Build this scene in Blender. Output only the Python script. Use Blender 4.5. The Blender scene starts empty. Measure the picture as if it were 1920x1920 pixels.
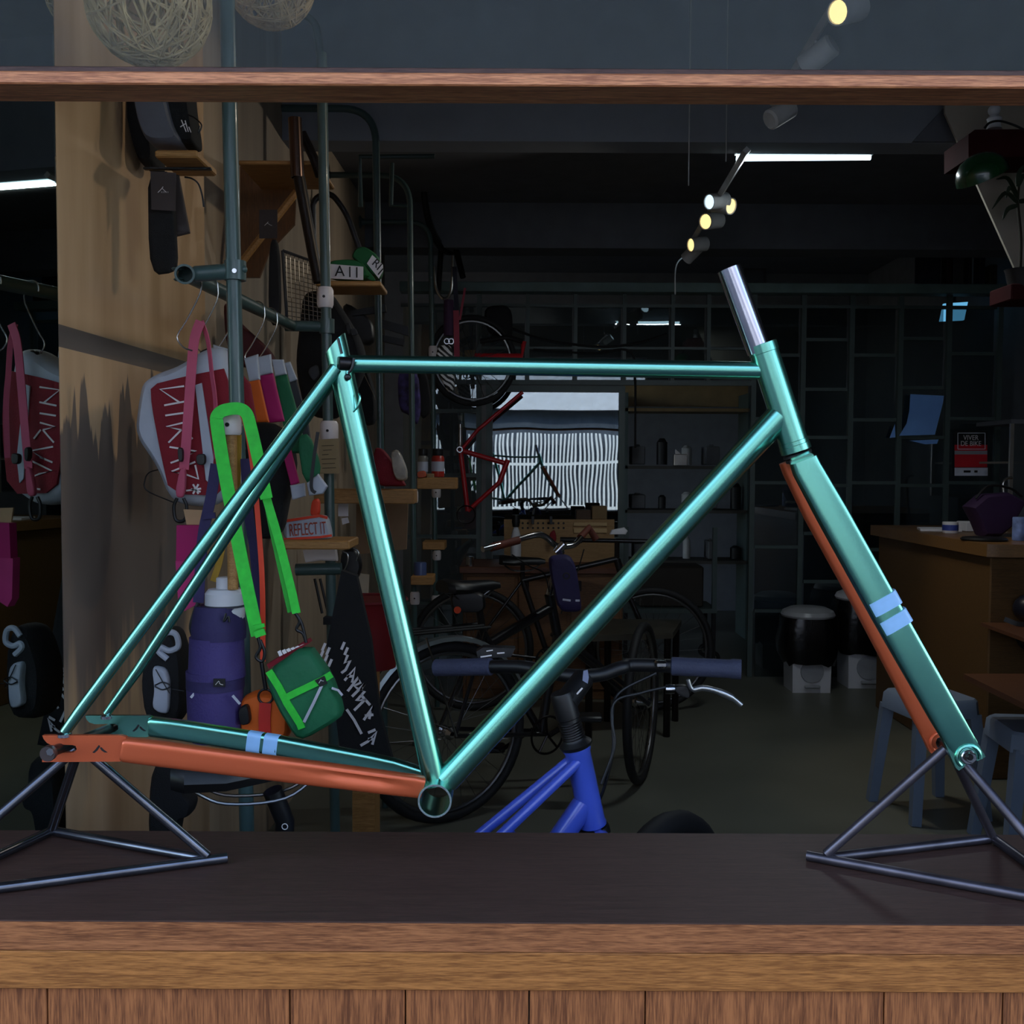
import bpy, math, random
from mathutils import Vector, Matrix
random.seed(7)
scene = bpy.context.scene
COL = scene.collection

# ------------------------------------------------------------------ camera
H, PITCH, ROLL, F = 1.355, 0.045, 0.0045, 1920.0
cp, sp = math.cos(PITCH), math.sin(PITCH)
FWD = Vector((0, cp, -sp)); UP0 = Vector((0, sp, cp)); R0 = Vector((1, 0, 0))
RGT = R0*math.cos(ROLL) + UP0*math.sin(ROLL)
UP = UP0*math.cos(ROLL) - R0*math.sin(ROLL)
CAM = Vector((0, 0, H))
cam = bpy.data.cameras.new('camera'); cam.sensor_width = 36; cam.lens = 36.0
cam.clip_start = 0.05; cam.clip_end = 200
camo = bpy.data.objects.new('camera', cam); COL.objects.link(camo)
m = Matrix((RGT, UP, -FWD)).transposed().to_4x4(); m.translation = CAM
camo.matrix_world = m
scene.camera = camo

# ------------------------------------------------------------------ world, sun, exposure
w = bpy.data.worlds.new('world'); scene.world = w; w.use_nodes = True
nt = w.node_tree; bg = nt.nodes['Background']
sky = nt.nodes.new('ShaderNodeTexSky'); sky.sky_type = 'NISHITA'
sky.sun_disc = False; sky.sun_elevation = math.radians(52); sky.sun_rotation = math.radians(20)
sky.air_density = 1.0; sky.dust_density = 0.6; sky.ozone_density = 1.5
# thin white haze and soft clouds over the whole blue sky
cl = nt.nodes.new('ShaderNodeTexNoise'); cl.inputs['Scale'].default_value = 2.5; cl.inputs['Detail'].default_value = 5
ctc = nt.nodes.new('ShaderNodeTexCoord'); nt.links.new(ctc.outputs['Generated'], cl.inputs['Vector'])
cr0 = nt.nodes.new('ShaderNodeMapRange'); cr0.inputs[1].default_value = .4; cr0.inputs[2].default_value = .65; cr0.inputs[3].default_value = .0; cr0.inputs[4].default_value = .28
nt.links.new(cl.outputs['Fac'], cr0.inputs[0])
cm = nt.nodes.new('ShaderNodeMix'); cm.data_type = 'RGBA'; cm.inputs[7].default_value = (3.6, 3.7, 3.8, 1)
nt.links.new(cr0.outputs[0], cm.inputs[0]); nt.links.new(sky.outputs[0], cm.inputs[6])
nt.links.new(cm.outputs[2], bg.inputs[0]); bg.inputs[1].default_value = 0.37
sun = bpy.data.lights.new('sun', 'SUN'); sun.energy = 2.6; sun.angle = 0.009; sun.color = (1, .95, .87)
suno = bpy.data.objects.new('sun', sun); COL.objects.link(suno)
suno.rotation_euler = Vector((-0.12, -0.62, -0.78)).to_track_quat('-Z', 'Y').to_euler()
suno.location = (0, 6, 12)
vs = scene.view_settings
vs.view_transform = 'Standard'; vs.look = 'None'; vs.gamma = 1; vs.use_curve_mapping = False
vs.exposure = 1.45

# ------------------------------------------------------------------ pixel helpers (1920 x 1920 frame -> world)
def ray(px, py):
    return FWD + RGT*((px-960)/F) + UP*((960-py)/F)
def at(px, py, D):
    d = ray(px, py); return CAM + d*(D/d.y)
def onz(px, py, z):
    d = ray(px, py); return CAM + d*((z-H)/d.z)
def onx(px, py, x):
    d = ray(px, py); return CAM + d*(x/d.x)
def pxm(D):                       # metres per pixel at depth D
    return D/F

# ------------------------------------------------------------------ materials
def lin(c):
    return tuple(((v/255)/12.92 if v/255 <= .04045 else ((v/255+.055)/1.055)**2.4) for v in c)
MATS = {}
def M(name, col, rough=.5, metal=0., var=.15, scale=9., bump=0., bscale=80., coat=0., spec=.5, emit=None, es=1., stretch=None, alpha=None, sheen=0., aniso=0.):
    if name in MATS: return MATS[name]
    mt = bpy.data.materials.new(name); mt.use_nodes = True
    n = mt.node_tree.nodes; l = mt.node_tree.links; b = n['Principled BSDF']
    c = lin(col)
    tc = n.new('ShaderNodeTexCoord'); mp = n.new('ShaderNodeMapping')
    l.new(tc.outputs['Object'], mp.inputs['Vector'])
    if stretch: mp.inputs['Scale'].default_value = stretch
    nz = n.new('ShaderNodeTexNoise'); nz.inputs['Scale'].default_value = scale; nz.inputs['Detail'].default_value = 4
    l.new(mp.outputs[0], nz.inputs['Vector'])
    rp = n.new('ShaderNodeValToRGB')
    rp.color_ramp.elements[0].position = .3; rp.color_ramp.elements[1].position = .7
    rp.color_ramp.elements[0].color = tuple(v*(1-var) for v in c)+(1,)
    rp.color_ramp.elements[1].color = tuple(min(1, v*(1+var)) for v in c)+(1,)
    l.new(nz.outputs['Fac'], rp.inputs['Fac']); l.new(rp.outputs[0], b.inputs['Base Color'])
    b.inputs['Roughness'].default_value = rough; b.inputs['Metallic'].default_value = metal
    b.inputs['Coat Weight'].default_value = coat; b.inputs['Coat Roughness'].default_value = .06
    b.inputs['Specular IOR Level'].default_value = spec
    if sheen: b.inputs['Sheen Weight'].default_value = sheen
    if bump:
        n2 = n.new('ShaderNodeTexNoise'); n2.inputs['Scale'].default_value = bscale; n2.inputs['Detail'].default_value = 3
        l.new(mp.outputs[0], n2.inputs['Vector'])
        bp = n.new('ShaderNodeBump'); bp.inputs['Strength'].default_value = bump; bp.inputs['Distance'].default_value = .004
        l.new(n2.outputs['Fac'], bp.inputs['Height']); l.new(bp.outputs[0], b.inputs['Normal'])
    if emit:
        b.inputs['Emission Color'].default_value = lin(emit)+(1,); b.inputs['Emission Strength'].default_value = es
    MATS[name] = mt; return mt

def wood(name, dark, light, axis='X', rough=.45, sc=1., coat=0.):
    if name in MATS: return MATS[name]
    mt = bpy.data.materials.new(name); mt.use_nodes = True
    n = mt.node_tree.nodes; l = mt.node_tree.links; b = n['Principled BSDF']
    tc = n.new('ShaderNodeTexCoord'); mp = n.new('ShaderNodeMapping'); l.new(tc.outputs['Object'], mp.inputs['Vector'])
    s = {'X': (11, 190, 190), 'Y': (190, 11, 190), 'Z': (190, 190, 11)}[axis]
    mp.inputs['Scale'].default_value = tuple(v*sc for v in s)
    # shift the grain per object so that equal boards differ
    oi = n.new('ShaderNodeObjectInfo'); ml = n.new('ShaderNodeMath'); ml.operation = 'MULTIPLY'; ml.inputs[1].default_value = 37.
    l.new(oi.outputs['Random'], ml.inputs[0]); l.new(ml.outputs[0], mp.inputs['Location'])
    n1 = n.new('ShaderNodeTexNoise'); n1.inputs['Scale'].default_value = 1.0; n1.inputs['Detail'].default_value = 6; n1.inputs['Roughness'].default_value = .7
    n1.inputs['Distortion'].default_value = .6
    l.new(mp.outputs[0], n1.inputs['Vector'])
    n2 = n.new('ShaderNodeTexNoise'); n2.inputs['Scale'].default_value = 4.5; n2.inputs['Detail'].default_value = 4
    l.new(mp.outputs[0], n2.inputs['Vector'])
    mx = n.new('ShaderNodeMix'); mx.data_type = 'FLOAT'; mx.inputs[0].default_value = .45
    l.new(n1.outputs['Fac'], mx.inputs[2]); l.new(n2.outputs['Fac'], mx.inputs[3])
    rp = n.new('ShaderNodeValToRGB'); e = rp.color_ramp.elements
    e[0].position = .41; e[1].position = .59; e[0].color = lin(dark)+(1,); e[1].color = lin(light)+(1,)
    l.new(mx.outputs[0], rp.inputs['Fac']); l.new(rp.outputs[0], b.inputs['Base Color'])
    bp = n.new('ShaderNodeBump'); bp.inputs['Strength'].default_value = .25; bp.inputs['Distance'].default_value = .002
    l.new(mx.outputs[0], bp.inputs['Height']); l.new(bp.outputs[0], b.inputs['Normal'])
    b.inputs['Roughness'].default_value = rough; b.inputs['Coat Weight'].default_value = coat
    MATS[name] = mt; return mt

def glossy_glass(name, tint, refl, rough=.0, dirt=0., dirtcol=(150, 160, 170)):
    """thin pane: see-through plus a fixed share of mirror reflection, plus a dusty film"""
    mt = bpy.data.materials.new(name); mt.use_nodes = True
    n = mt.node_tree.nodes; l = mt.node_tree.links
    for x in list(n):
        if x.type != 'OUTPUT_MATERIAL': n.remove(x)
    out = [x for x in n if x.type == 'OUTPUT_MATERIAL'][0]
    tr = n.new('ShaderNodeBsdfTransparent'); tr.inputs[0].default_value = tint+(1,)
    gl = n.new('ShaderNodeBsdfGlossy'); gl.inputs['Roughness'].default_value = rough; gl.inputs[0].default_value = (.90, 1, 1, 1)
    mx = n.new('ShaderNodeMixShader'); mx.inputs[0].default_value = refl
    l.new(tr.outputs[0], mx.inputs[1]); l.new(gl.outputs[0], mx.inputs[2])
    tc = n.new('ShaderNodeTexCoord')
    nb = n.new('ShaderNodeTexNoise'); nb.inputs['Scale'].default_value = 2.2; nb.inputs['Detail'].default_value = 1
    l.new(tc.outputs['Object'], nb.inputs['Vector'])
    bp = n.new('ShaderNodeBump'); bp.inputs['Strength'].default_value = .10; bp.inputs['Distance'].default_value = .01
    l.new(nb.outputs['Fac'], bp.inputs['Height']); l.new(bp.outputs[0], gl.inputs['Normal'])
    last = mx
    if dirt:
        df = n.new('ShaderNodeBsdfDiffuse'); df.inputs[0].default_value = lin(dirtcol)+(1,)
        nz = n.new('ShaderNodeTexNoise'); nz.inputs['Scale'].default_value = 5; nz.inputs['Detail'].default_value = 6
        l.new(tc.outputs['Object'], nz.inputs['Vector'])
        rr = n.new('ShaderNodeMapRange'); rr.inputs[1].default_value = .25; rr.inputs[2].default_value = .75; rr.inputs[4].default_value = dirt*2
        l.new(nz.outputs['Fac'], rr.inputs[0])
        m2 = n.new('ShaderNodeMixShader'); l.new(rr.outputs[0], m2.inputs[0])
        l.new(mx.outputs[0], m2.inputs[1]); l.new(df.outputs[0], m2.inputs[2]); last = m2
    l.new(last.outputs[0], out.inputs[0])
    MATS[name] = mt; return mt

# ------------------------------------------------------------------ mesh builder
W = {}
class MB:
    def __init__(s): s.v = []; s.f = []
    def add(s, vs_, fs):
        k = len(s.v); s.v += [Vector(p) for p in vs_]; s.f += [tuple(i+k for i in f) for f in fs]; return s
    def rings(s, rr, cap=True, closed=False):
        n = len(rr[0]); vv = [p for r in rr for p in r]; ff = []
        cnt = len(rr)
        for i in range(cnt if closed else cnt-1):
            a = i*n; b = ((i+1) % cnt)*n
            for j in range(n):
                k = (j+1) % n; ff.append((a+j, a+k, b+k, b+j))
        if cap and not closed:
            ff.append(tuple(range(n-1, -1, -1))); ff.append(tuple((cnt-1)*n+j for j in range(n)))
        return s.add(vv, ff)
    def tube(s, path, r, n=12, cap=True, closed=False):
        path = [Vector(p) for p in path]; N = len(path)
        rad = r if isinstance(r, (list, tuple)) else [r]*N
        rr = []; nrm = None
        for i, p in enumerate(path):
            if closed: t = path[(i+1) % N]-path[i-1]
            else: t = path[min(i+1, N-1)]-path[max(i-1, 0)]
            if t.length < 1e-9: t = Vector((0, 0, 1))
            t.normalize()
            if nrm is None:
                a = Vector((0, 0, 1)) if abs(t.z) < .9 else Vector((1, 0, 0))
                nrm = t.cross(a).normalized()
            else:
                nrm = (nrm - t*nrm.dot(t))
                nrm = nrm.normalized() if nrm.length > 1e-6 else t.orthogonal().normalized()
            bn = t.cross(nrm)
            rr.append([p + (nrm*math.cos(2*math.pi*j/n) + bn*math.sin(2*math.pi*j/n))*rad[i] for j in range(n)])
        return s.rings(rr, cap, closed)
    def pipe(s, a, b, ro, ri, n=28):           # open hollow tube
        a = Vector(a); b = Vector(b); t = (b-a).normalized(); u = t.orthogonal().normalized(); v_ = t.cross(u)
        def ring(c, r): return [c+(u*math.cos(2*math.pi*j/n)+v_*math.sin(2*math.pi*j/n))*r for j in range(n)]
        return s.rings([ring(a, ri), ring(a, ro), ring(b, ro), ring(b, ri)], False, True)
    def sweep(s, path, profs, side, cap=True):   # profs: list of [(a,b)...] ; a along side, b along the in-plane normal
        path = [Vector(p) for p in path]; side = Vector(side).normalized(); rr = []; N = len(path)
        for i, p in enumerate(path):
            t = (path[min(i+1, N-1)]-path[max(i-1, 0)]).normalized()
            sd = (side - t*side.dot(t)).normalized(); nn = t.cross(sd)
            rr.append([p + sd*a + nn*b for a, b in profs[i]])
        return s.rings(rr, cap)
    def box(s, a, b):
        x0, y0, z0 = a; x1, y1, z1 = b
        return s.add([(x0, y0, z0), (x1, y0, z0), (x1, y1, z0), (x0, y1, z0), (x0, y0, z1), (x1, y0, z1), (x1, y1, z1), (x0, y1, z1)],
                     [(0, 3, 2, 1), (4, 5, 6, 7), (0, 1, 5, 4), (1, 2, 6, 5), (2, 3, 7, 6), (3, 0, 4, 7)])
    def cbox(s, a, b, c=.003):                    # box with chamfered edges
        x0, y0, z0 = a; x1, y1, z1 = b
        c = min(c, (x1-x0)*.45, (y1-y0)*.45, (z1-z0)*.45)
        def ring(i, z): return [(x0+i, y0+c if i < c else y0+i, z)]
        def oct_(d, z):
            X0, X1, Y0, Y1 = x0+d, x1-d, y0+d, y1-d; k = c
            return [(X0+k, Y0, z), (X1-k, Y0, z), (X1, Y0+k, z), (X1, Y1-k, z), (X1-k, Y1, z), (X0+k, Y1, z), (X0, Y1-k, z), (X0, Y0+k, z)]
        return s.rings([oct_(c*.9, z0), oct_(0, z0+c), oct_(0, z1-c), oct_(c*.9, z1)])
    def prism(s, poly, vec):                      # poly: 3-D outline, extruded by vec
        poly = [Vector(p) for p in poly]; vec = Vector(vec); n = len(poly)
        ff = [tuple(range(n)), tuple(range(2*n-1, n-1, -1))]
        ff += [(j, n+j, n+(j+1) % n, (j+1) % n) for j in range(n)]
        return s.add(poly+[p+vec for p in poly], ff)
    def slab(s, px, D, t):                        # outline in frame pixels at depth D, thickness t
        return s.prism([at(x, y, D) for x, y in px], (0, t, 0))
    def puff(s, px, D, t, it=2, flat=.82, c=None):
        poly = [at(x, y, D) for x, y in chaikin(px, it)]
        return s.puff3(poly, Vector((0, -1, 0)), t, flat, c)
    def puff3(s, poly, nrm, t, flat=.82, c=None):
        nrm = Vector(nrm).normalized()
        if c is None: c = sum((Vector(p) for p in poly), Vector())/len(poly)
        prof = [(0.03, 1.0), (flat, .98), (flat*.97, .985)]
        lay = [(1.0, 0.0), (.985, .45), (.94, .8), (.85, .97), (.6, 1.0), (.3, 1.0)]
        rr = []
        for sc, h in reversed(lay): rr.append([c+(p-c)*sc - nrm*(t/2*h) for p in poly])
        for sc, h in lay[1:]: rr.append([c+(p-c)*sc + nrm*(t/2*h) for p in poly])
        return s.rings(rr)
    def lathe(s, prof, c, axis=(0, 0, 1), n=20, cap=True):   # prof [(r,h)...]
        c = Vector(c); ax = Vector(axis).normalized(); u = ax.orthogonal().normalized(); v_ = ax.cross(u)
        return s.rings([[c+ax*h+(u*math.cos(2*math.pi*j/n)+v_*math.sin(2*math.pi*j/n))*max(r, 1e-4) for j in range(n)] for r, h in prof], cap)
    def torus(s, c, axis, R, r, n=40, k=8, sx=1.):
        c = Vector(c); ax = Vector(axis).normalized(); u = Vector((0, 0, 1)); u = (u-ax*u.dot(ax))
        u = u.normalized() if u.length > 1e-3 else ax.orthogonal().normalized()
        v_ = ax.cross(u); rr = []
        for i in range(n):
            a = 2*math.pi*i/n; d = u*math.cos(a)+v_*math.sin(a)*sx
            rr.append([c+d*(R+r*math.cos(2*math.pi*j/k))+ax*r*math.sin(2*math.pi*j/k) for j in range(k)])
        return s.rings(rr, False, True)
    def ribbon(s, path, wd, t=.002, face=(0, -1, 0)):
        path = [Vector(p) for p in path]; face = Vector(face); N = len(path); rr = []
        for i, p in enumerate(path):
            tg = (path[min(i+1, N-1)]-path[max(i-1, 0)]).normalized()
            sd = tg.cross(face)
            sd = sd.normalized() if sd.length > 1e-5 else Vector((1, 0, 0))
            fn = sd.cross(tg).normalized(); ww = wd[i] if isinstance(wd, (list, tuple)) else wd
            rr.append([p-sd*ww/2-fn*t/2, p+sd*ww/2-fn*t/2, p+sd*ww/2+fn*t/2, p-sd*ww/2+fn*t/2])
        return s.rings(rr)
    def ball(s, c, r, n=14, k=9, sc=(1, 1, 1)):
        rr = []
        for i in range(k+1):
            a = math.pi*i/k; rr.append([Vector(c)+Vector((r*math.sin(a)*math.cos(2*math.pi*j/n)*sc[0] or 0, r*math.sin(a)*math.sin(2*math.pi*j/n)*sc[1], -r*math.cos(a)*sc[2])) if 0 < i < k else Vector(c)+Vector((1e-4*math.cos(2*math.pi*j/n), 1e-4*math.sin(2*math.pi*j/n), -r*math.cos(a)*sc[2])) for j in range(n)])
        return s.rings(rr)
    def build(s, name, mat, parent=None, label=None, cat=None, group=None, kind=None, ang=38):
        lo = Vector((min(p.x for p in s.v), min(p.y for p in s.v), min(p.z for p in s.v)))
        hi = Vector((max(p.x for p in s.v), max(p.y for p in s.v), max(p.z for p in s.v)))
        c = (lo+hi)/2
        me = bpy.data.meshes.new(name); me.from_pydata([tuple(p-c) for p in s.v], [], s.f); me.update()
        import bmesh
        bm = bmesh.new(); bm.from_mesh(me); bmesh.ops.recalc_face_normals(bm, faces=bm.faces[:]); bm.to_mesh(me); bm.free()
        me.polygons.foreach_set('use_smooth', [True]*len(me.polygons))
        try: me.set_sharp_from_angle(angle=math.radians(ang))
        except Exception: pass
        me.materials.append(mat)
        o = bpy.data.objects.new(name, me); COL.objects.link(o)
        if parent is not None:
            o.parent = parent; o.location = c - W[parent.name]
        else: o.location = c
        W[o.name] = c
        tag(o, label, cat, group, kind); return o
def tag(o, label=None, cat=None, group=None, kind=None):
    if label: o['label'] = label
    if cat: o['category'] = cat
    if group: o['group'] = group
    if kind: o['kind'] = kind
def T(name, label, cat, loc=(0, 0, 0), group=None):
    e = bpy.data.objects.new(name, None); e.empty_display_size = .05; COL.objects.link(e)
    e.location = loc; W[e.name] = Vector(loc); tag(e, label, cat, group); return e
def chaikin(p, it=2):
    p = [Vector((x, y)) for x, y in p]
    for _ in range(it):
        q = []
        for i in range(len(p)):
            a = p[i]; b = p[(i+1) % len(p)]; q += [a*.8+b*.2, a*.2+b*.8]
        p = q
    return p
def bend(pts, r, n=6):
    pts = [Vector(p) for p in pts]; out = [pts[0]]
    for i in range(1, len(pts)-1):
        a, b, c = pts[i-1], pts[i], pts[i+1]
        k = min(r, (a-b).length*.48, (c-b).length*.48)
        p0 = b+(a-b).normalized()*k; p1 = b+(c-b).normalized()*k
        for j in range(n+1):
            t = j/n; out.append(p0*(1-t)**2 + b*2*t*(1-t) + p1*t*t)
    out.append(pts[-1]); return out
def curve(pts, n=8):                          # Catmull-Rom through points
    pts = [Vector(p) for p in pts]; P = [pts[0]*2-pts[1]]+pts+[pts[-1]*2-pts[-2]]; out = []
    for i in range(1, len(P)-2):
        p0, p1, p2, p3 = P[i-1:i+3]
        for j in range(n):
            t = j/n
            out.append(.5*((2*p1)+(p2-p0)*t+(2*p0-5*p1+4*p2-p3)*t*t+(3*p1-p0-3*p2+p3)*t**3))
    out.append(pts[-1]); return out
def A(lst, D):                                # list of pixel points at one depth
    return [at(x, y, D) for x, y in lst]
def A3(lst):                                  # pixel points each with its depth
    return [at(x, y, d) for x, y, d in lst]
def strokes(mb, lines, o, ux, uy, wd, t=.0015, face=(0, -1, 0)):
    """pen strokes: polylines in local (u,v), drawn as thin raised bars"""
    o = Vector(o); ux = Vector(ux); uy = Vector(uy)
    for L in lines:
        pts = [o+ux*u+uy*v_ for u, v_ in L]
        for a, b in zip(pts[:-1], pts[1:]): mb.ribbon([a, b], wd, t, face)
def text(body, c, size, mat, name, parent, roll=0., ext=.0008, yaw=0., spacing=1., align='CENTER', sx=1.):
    cu = bpy.data.curves.new(name, 'FONT'); cu.body = body; cu.size = size; cu.extrude = ext
    cu.align_x = align; cu.align_y = 'CENTER'; cu.space_character = spacing
    ob = bpy.data.objects.new(name+'_tmp', cu); COL.objects.link(ob)
    dg = bpy.context.evaluated_depsgraph_get(); dg.update()
    me = bpy.data.meshes.new_from_object(ob.evaluated_get(dg)); COL.objects.unlink(ob); bpy.data.objects.remove(ob)
    rm = Matrix.Rotation(yaw, 4, 'Z') @ Matrix.Rotation(roll, 4, 'Y') @ Matrix.Rotation(math.pi/2, 4, 'X') @ Matrix.Diagonal((sx, 1, 1, 1))
    me.transform(rm); me.materials.clear(); me.materials.append(mat); me.name = name
    o = bpy.data.objects.new(name, me); COL.objects.link(o); o.parent = parent
    o.location = Vector(c)-W[parent.name]; W[o.name] = Vector(c); return o

# ------------------------------------------------------------------ shared materials
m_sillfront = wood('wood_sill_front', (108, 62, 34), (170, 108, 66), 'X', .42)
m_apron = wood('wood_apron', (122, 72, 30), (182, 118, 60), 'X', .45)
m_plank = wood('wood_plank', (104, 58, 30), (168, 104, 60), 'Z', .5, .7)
m_silltop = wood('wood_sill_top', (58, 38, 32), (78, 54, 46), 'X', .55)  # shelf top, darker in colour than its front edge
m_bar = wood('wood_bar', (158, 92, 58), (228, 152, 104), 'X', .45)
m_floor = M('floor_concrete', (104, 104, 92), .38, var=.18, scale=1.6)
m_ceil = M('ceiling_paint', (122, 124, 130), .8, var=.05)
m_beam = M('beam_paint', (132, 136, 144), .8, var=.05)
m_darkwall = M('dark_wall_paint', (98, 100, 106), .8, var=.1)
m_white = M('white_plaster', (176, 166, 150), .8, var=.06)
m_steel = M('green_steel_paint', (62, 84, 82), .38, var=.08, coat=.2)
m_partition = M('partition_steel_paint', (74, 88, 86), .5, var=.08)
m_black = M('black_plastic', (16, 16, 18), .45, var=.2)
m_blackcloth = M('black_fabric', (15, 15, 17), .85, var=.25, bump=.3, bscale=400)
m_chrome = M('chrome', (200, 202, 206), .15, 1., var=.05)
m_rubber = M('tyre_rubber', (20, 20, 22), .7, var=.2)
m_whiteplastic = M('white_plastic', (205, 205, 208), .4, var=.04)
m_ply = wood('pine_board', (150, 104, 54), (190, 142, 82), 'X', .55)
m_cable = M('cable_black', (14, 14, 15), .5)

# ------------------------------------------------------------------ the sill (shelf), apron and plank front
ZS = 0.855
SF = onz(960, 1729, ZS).y; SB = onz(960, 1561, ZS).y      # front and back edge of the shelf top
XL, XR = -0.90, 1.55
def zat(py, Y, px=960): return at(px, py, Y).z
za = zat(1785, SF); zb = zat(1858, SF-.0015)
MB().box((XL, SF, ZS-.0016), (XR, SB, ZS)).box((XL, SF+.021, za+.002), (XR, SB, ZS-.0017)).build('trim_1', m_silltop, kind='structure', label='dark wooden window shelf the bicycle frame stands on')
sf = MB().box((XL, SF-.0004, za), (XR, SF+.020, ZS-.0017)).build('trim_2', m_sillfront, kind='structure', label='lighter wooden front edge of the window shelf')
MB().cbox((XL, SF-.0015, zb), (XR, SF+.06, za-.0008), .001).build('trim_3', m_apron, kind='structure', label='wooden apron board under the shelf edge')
wf = MB().box((XL, SF+.03, 0), (XR, SF+.10, zb+.02)).build('wall_front', m_darkwall, kind='structure', label='low front wall under the display shelf')
yb = SF+.006
edges = [-900, -420, 88, 543, 760, 992, 1210, 1658, 1881, 2330, 2800]
for a, b in zip(edges[:-1], edges[1:]):
    MB().cbox((at(a, 1880, yb).x+.0008, yb, 0.02), (at(b, 1880, yb).x-.0008, yb+.018, zb-.001), .0012).build('plank', m_plank, wf)

# ------------------------------------------------------------------ top bar of the window and the glass transom
YB = SF+.02
z0 = zat(161, YB); z1 = zat(136.5, YB)
yb2 = YB+.055
MB().cbox((XL, YB, z0), (XR, yb2, z1), .0015).build('trim_4', m_bar, kind='structure', label='narrow wooden rail across the top of the open window')
zr = z1+.012
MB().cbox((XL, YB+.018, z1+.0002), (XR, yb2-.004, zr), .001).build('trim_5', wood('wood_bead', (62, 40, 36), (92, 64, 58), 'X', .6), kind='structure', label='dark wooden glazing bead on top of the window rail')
ZT = 2.62
win = MB().box((XL, YB+.030, zr-.001), (XR, YB+.034, ZT)).build('window_1', glossy_glass('transom_glass', (.93, .95, .96), .013, .0, .0035, (120, 140, 160)), kind='structure', label='dusty glass transom above the wooden rail')

# ------------------------------------------------------------------ room shell
XW = lambda Y: -.845 + .026*(Y-1.92)
RX, BY = 3.3, 9.6
m_floor_obj = MB().box((-3, SF+.05, -.06), (RX+.3, BY+.2, 0)).build('floor', m_floor, kind='structure', label='smooth grey concrete shop floor')
FW = SF+.02
m_fac = M('facade_plaster', (150, 140, 126), .8, var=.1, scale=3)
MB().box((-7, FW, 0), (XL, FW+.15, 6.0)).box((XR, FW, 0), (9, FW+.15, 6.0)).box((XL, FW, ZT), (XR, FW+.15, 6.0)).build('wall_facade', m_fac, kind='structure', label='shop facade around the window')

MB().prism([(-7, FW, 2.74), (-7, FW-1.05, 2.66), (-7, FW-1.05, 2.72), (-7, FW, 2.82)], (16, 0, 0)).build('sky_blocking_canopy', M('canopy_paint', (64, 66, 68), .7), kind='structure', label='unseen canopy added above the shop window to block the high sky')  # unseen canopy, added to keep high sky off the bicycle tubes

def wall_left_mat():
    mt = bpy.data.materials.new('pillar_paint'); mt.use_nodes = True
    n = mt.node_tree.nodes; l = mt.node_tree.links; b = n['Principled BSDF']
    g = n.new('ShaderNodeNewGeometry'); sx = n.new('ShaderNodeSeparateXYZ'); l.new(g.outputs['Position'], sx.inputs[0])
    nz = n.new('ShaderNodeTexNoise'); nz.inputs['Scale'].default_value = 1; nz.inputs['Detail'].default_value = 5
    mp = n.new('ShaderNodeMapping'); mp.inputs['Scale'].default_value = (9, 9, .9)
    l.new(g.outputs['Position'], mp.inputs[0]); l.new(mp.outputs[0], nz.inputs['Vector'])
    r1 = n.new('ShaderNodeValToRGB'); e = r1.color_ramp.elements
    e[0].position = .35; e[1].position = .68; e[0].color = lin((182, 146, 106))+(1,); e[1].color = lin((206, 170, 132))+(1,)
    l.new(nz.outputs['Fac'], r1.inputs['Fac'])
    # runs of grey paint below z ~ 1.42, ragged along their upper edge
    nd = n.new('ShaderNodeTexNoise'); nd.inputs['Scale'].default_value = 1; nd.inputs['Detail'].default_value = 3
    mp2 = n.new('ShaderNodeMapping'); mp2.inputs['Scale'].default_value = (4, 17, .55)
    l.new(g.outputs['Position'], mp2.inputs[0]); l.new(mp2.outputs[0], nd.inputs['Vector'])
    ma = n.new('ShaderNodeMath'); ma.operation = 'MULTIPLY_ADD'; ma.inputs[1].default_value = .7; ma.inputs[2].default_value = -.35
    l.new(nd.outputs['Fac'], ma.inputs[0])
    ad = n.new('ShaderNodeMath'); ad.operation = 'ADD'; l.new(sx.outputs['Z'], ad.inputs[0]); l.new(ma.outputs[0], ad.inputs[1])
    lt = n.new('ShaderNodeMapRange'); lt.inputs[1].default_value = 1.455; lt.inputs[2].default_value = 1.44
    l.new(ad.outputs[0], lt.inputs[0])
    lo = n.new('ShaderNodeMapRange'); lo.inputs[1].default_value = .78; lo.inputs[2].default_value = .98
    l.new(ad.outputs[0], lo.inputs[0])
    mu = n.new('ShaderNodeMath'); mu.operation = 'MULTIPLY'; l.new(lt.outputs[0], mu.inputs[0]); l.new(lo.outputs[0], mu.inputs[1])
    # one roller stripe at z 1.575 - 1.62
    c1 = n.new('ShaderNodeMath'); c1.operation = 'COMPARE'; c1.inputs[1].default_value = 1.594; c1.inputs[2].default_value = .021
    l.new(sx.outputs['Z'], c1.inputs[0])
    mxm = n.new('ShaderNodeMath'); mxm.operation = 'MAXIMUM'; l.new(mu.outputs[0], mxm.inputs[0]); l.new(c1.outputs[0], mxm.inputs[1])
    mix = n.new('ShaderNodeMix'); mix.data_type = 'RGBA'; l.new(mxm.outputs[0], mix.inputs[0])
    l.new(r1.outputs[0], mix.inputs[6]); mix.inputs[7].default_value = lin((112, 98, 88))+(1,)
    l.new(mix.outputs[2], b.inputs['Base Color']); b.inputs['Roughness'].default_value = .7
    return mt
m_pillar = wall_left_mat()
m_wallL = M('left_wall_board', (168, 150, 128), .7, var=.18, scale=1, stretch=(6, 9, .7))
CZ = 3.15
y0p = 1.92; y1p = 2.76
MB().prism([(XW(y0p), y0p, 0), (XW(y1p), y1p, 0), (XW(y1p)-.5, y1p, 0), (XW(y0p)-.5, y0p, 0)], (0, 0, CZ)).build('wall_left', m_pillar, kind='structure', label='beige pillar with grey paint runs beside the mirror')
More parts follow.
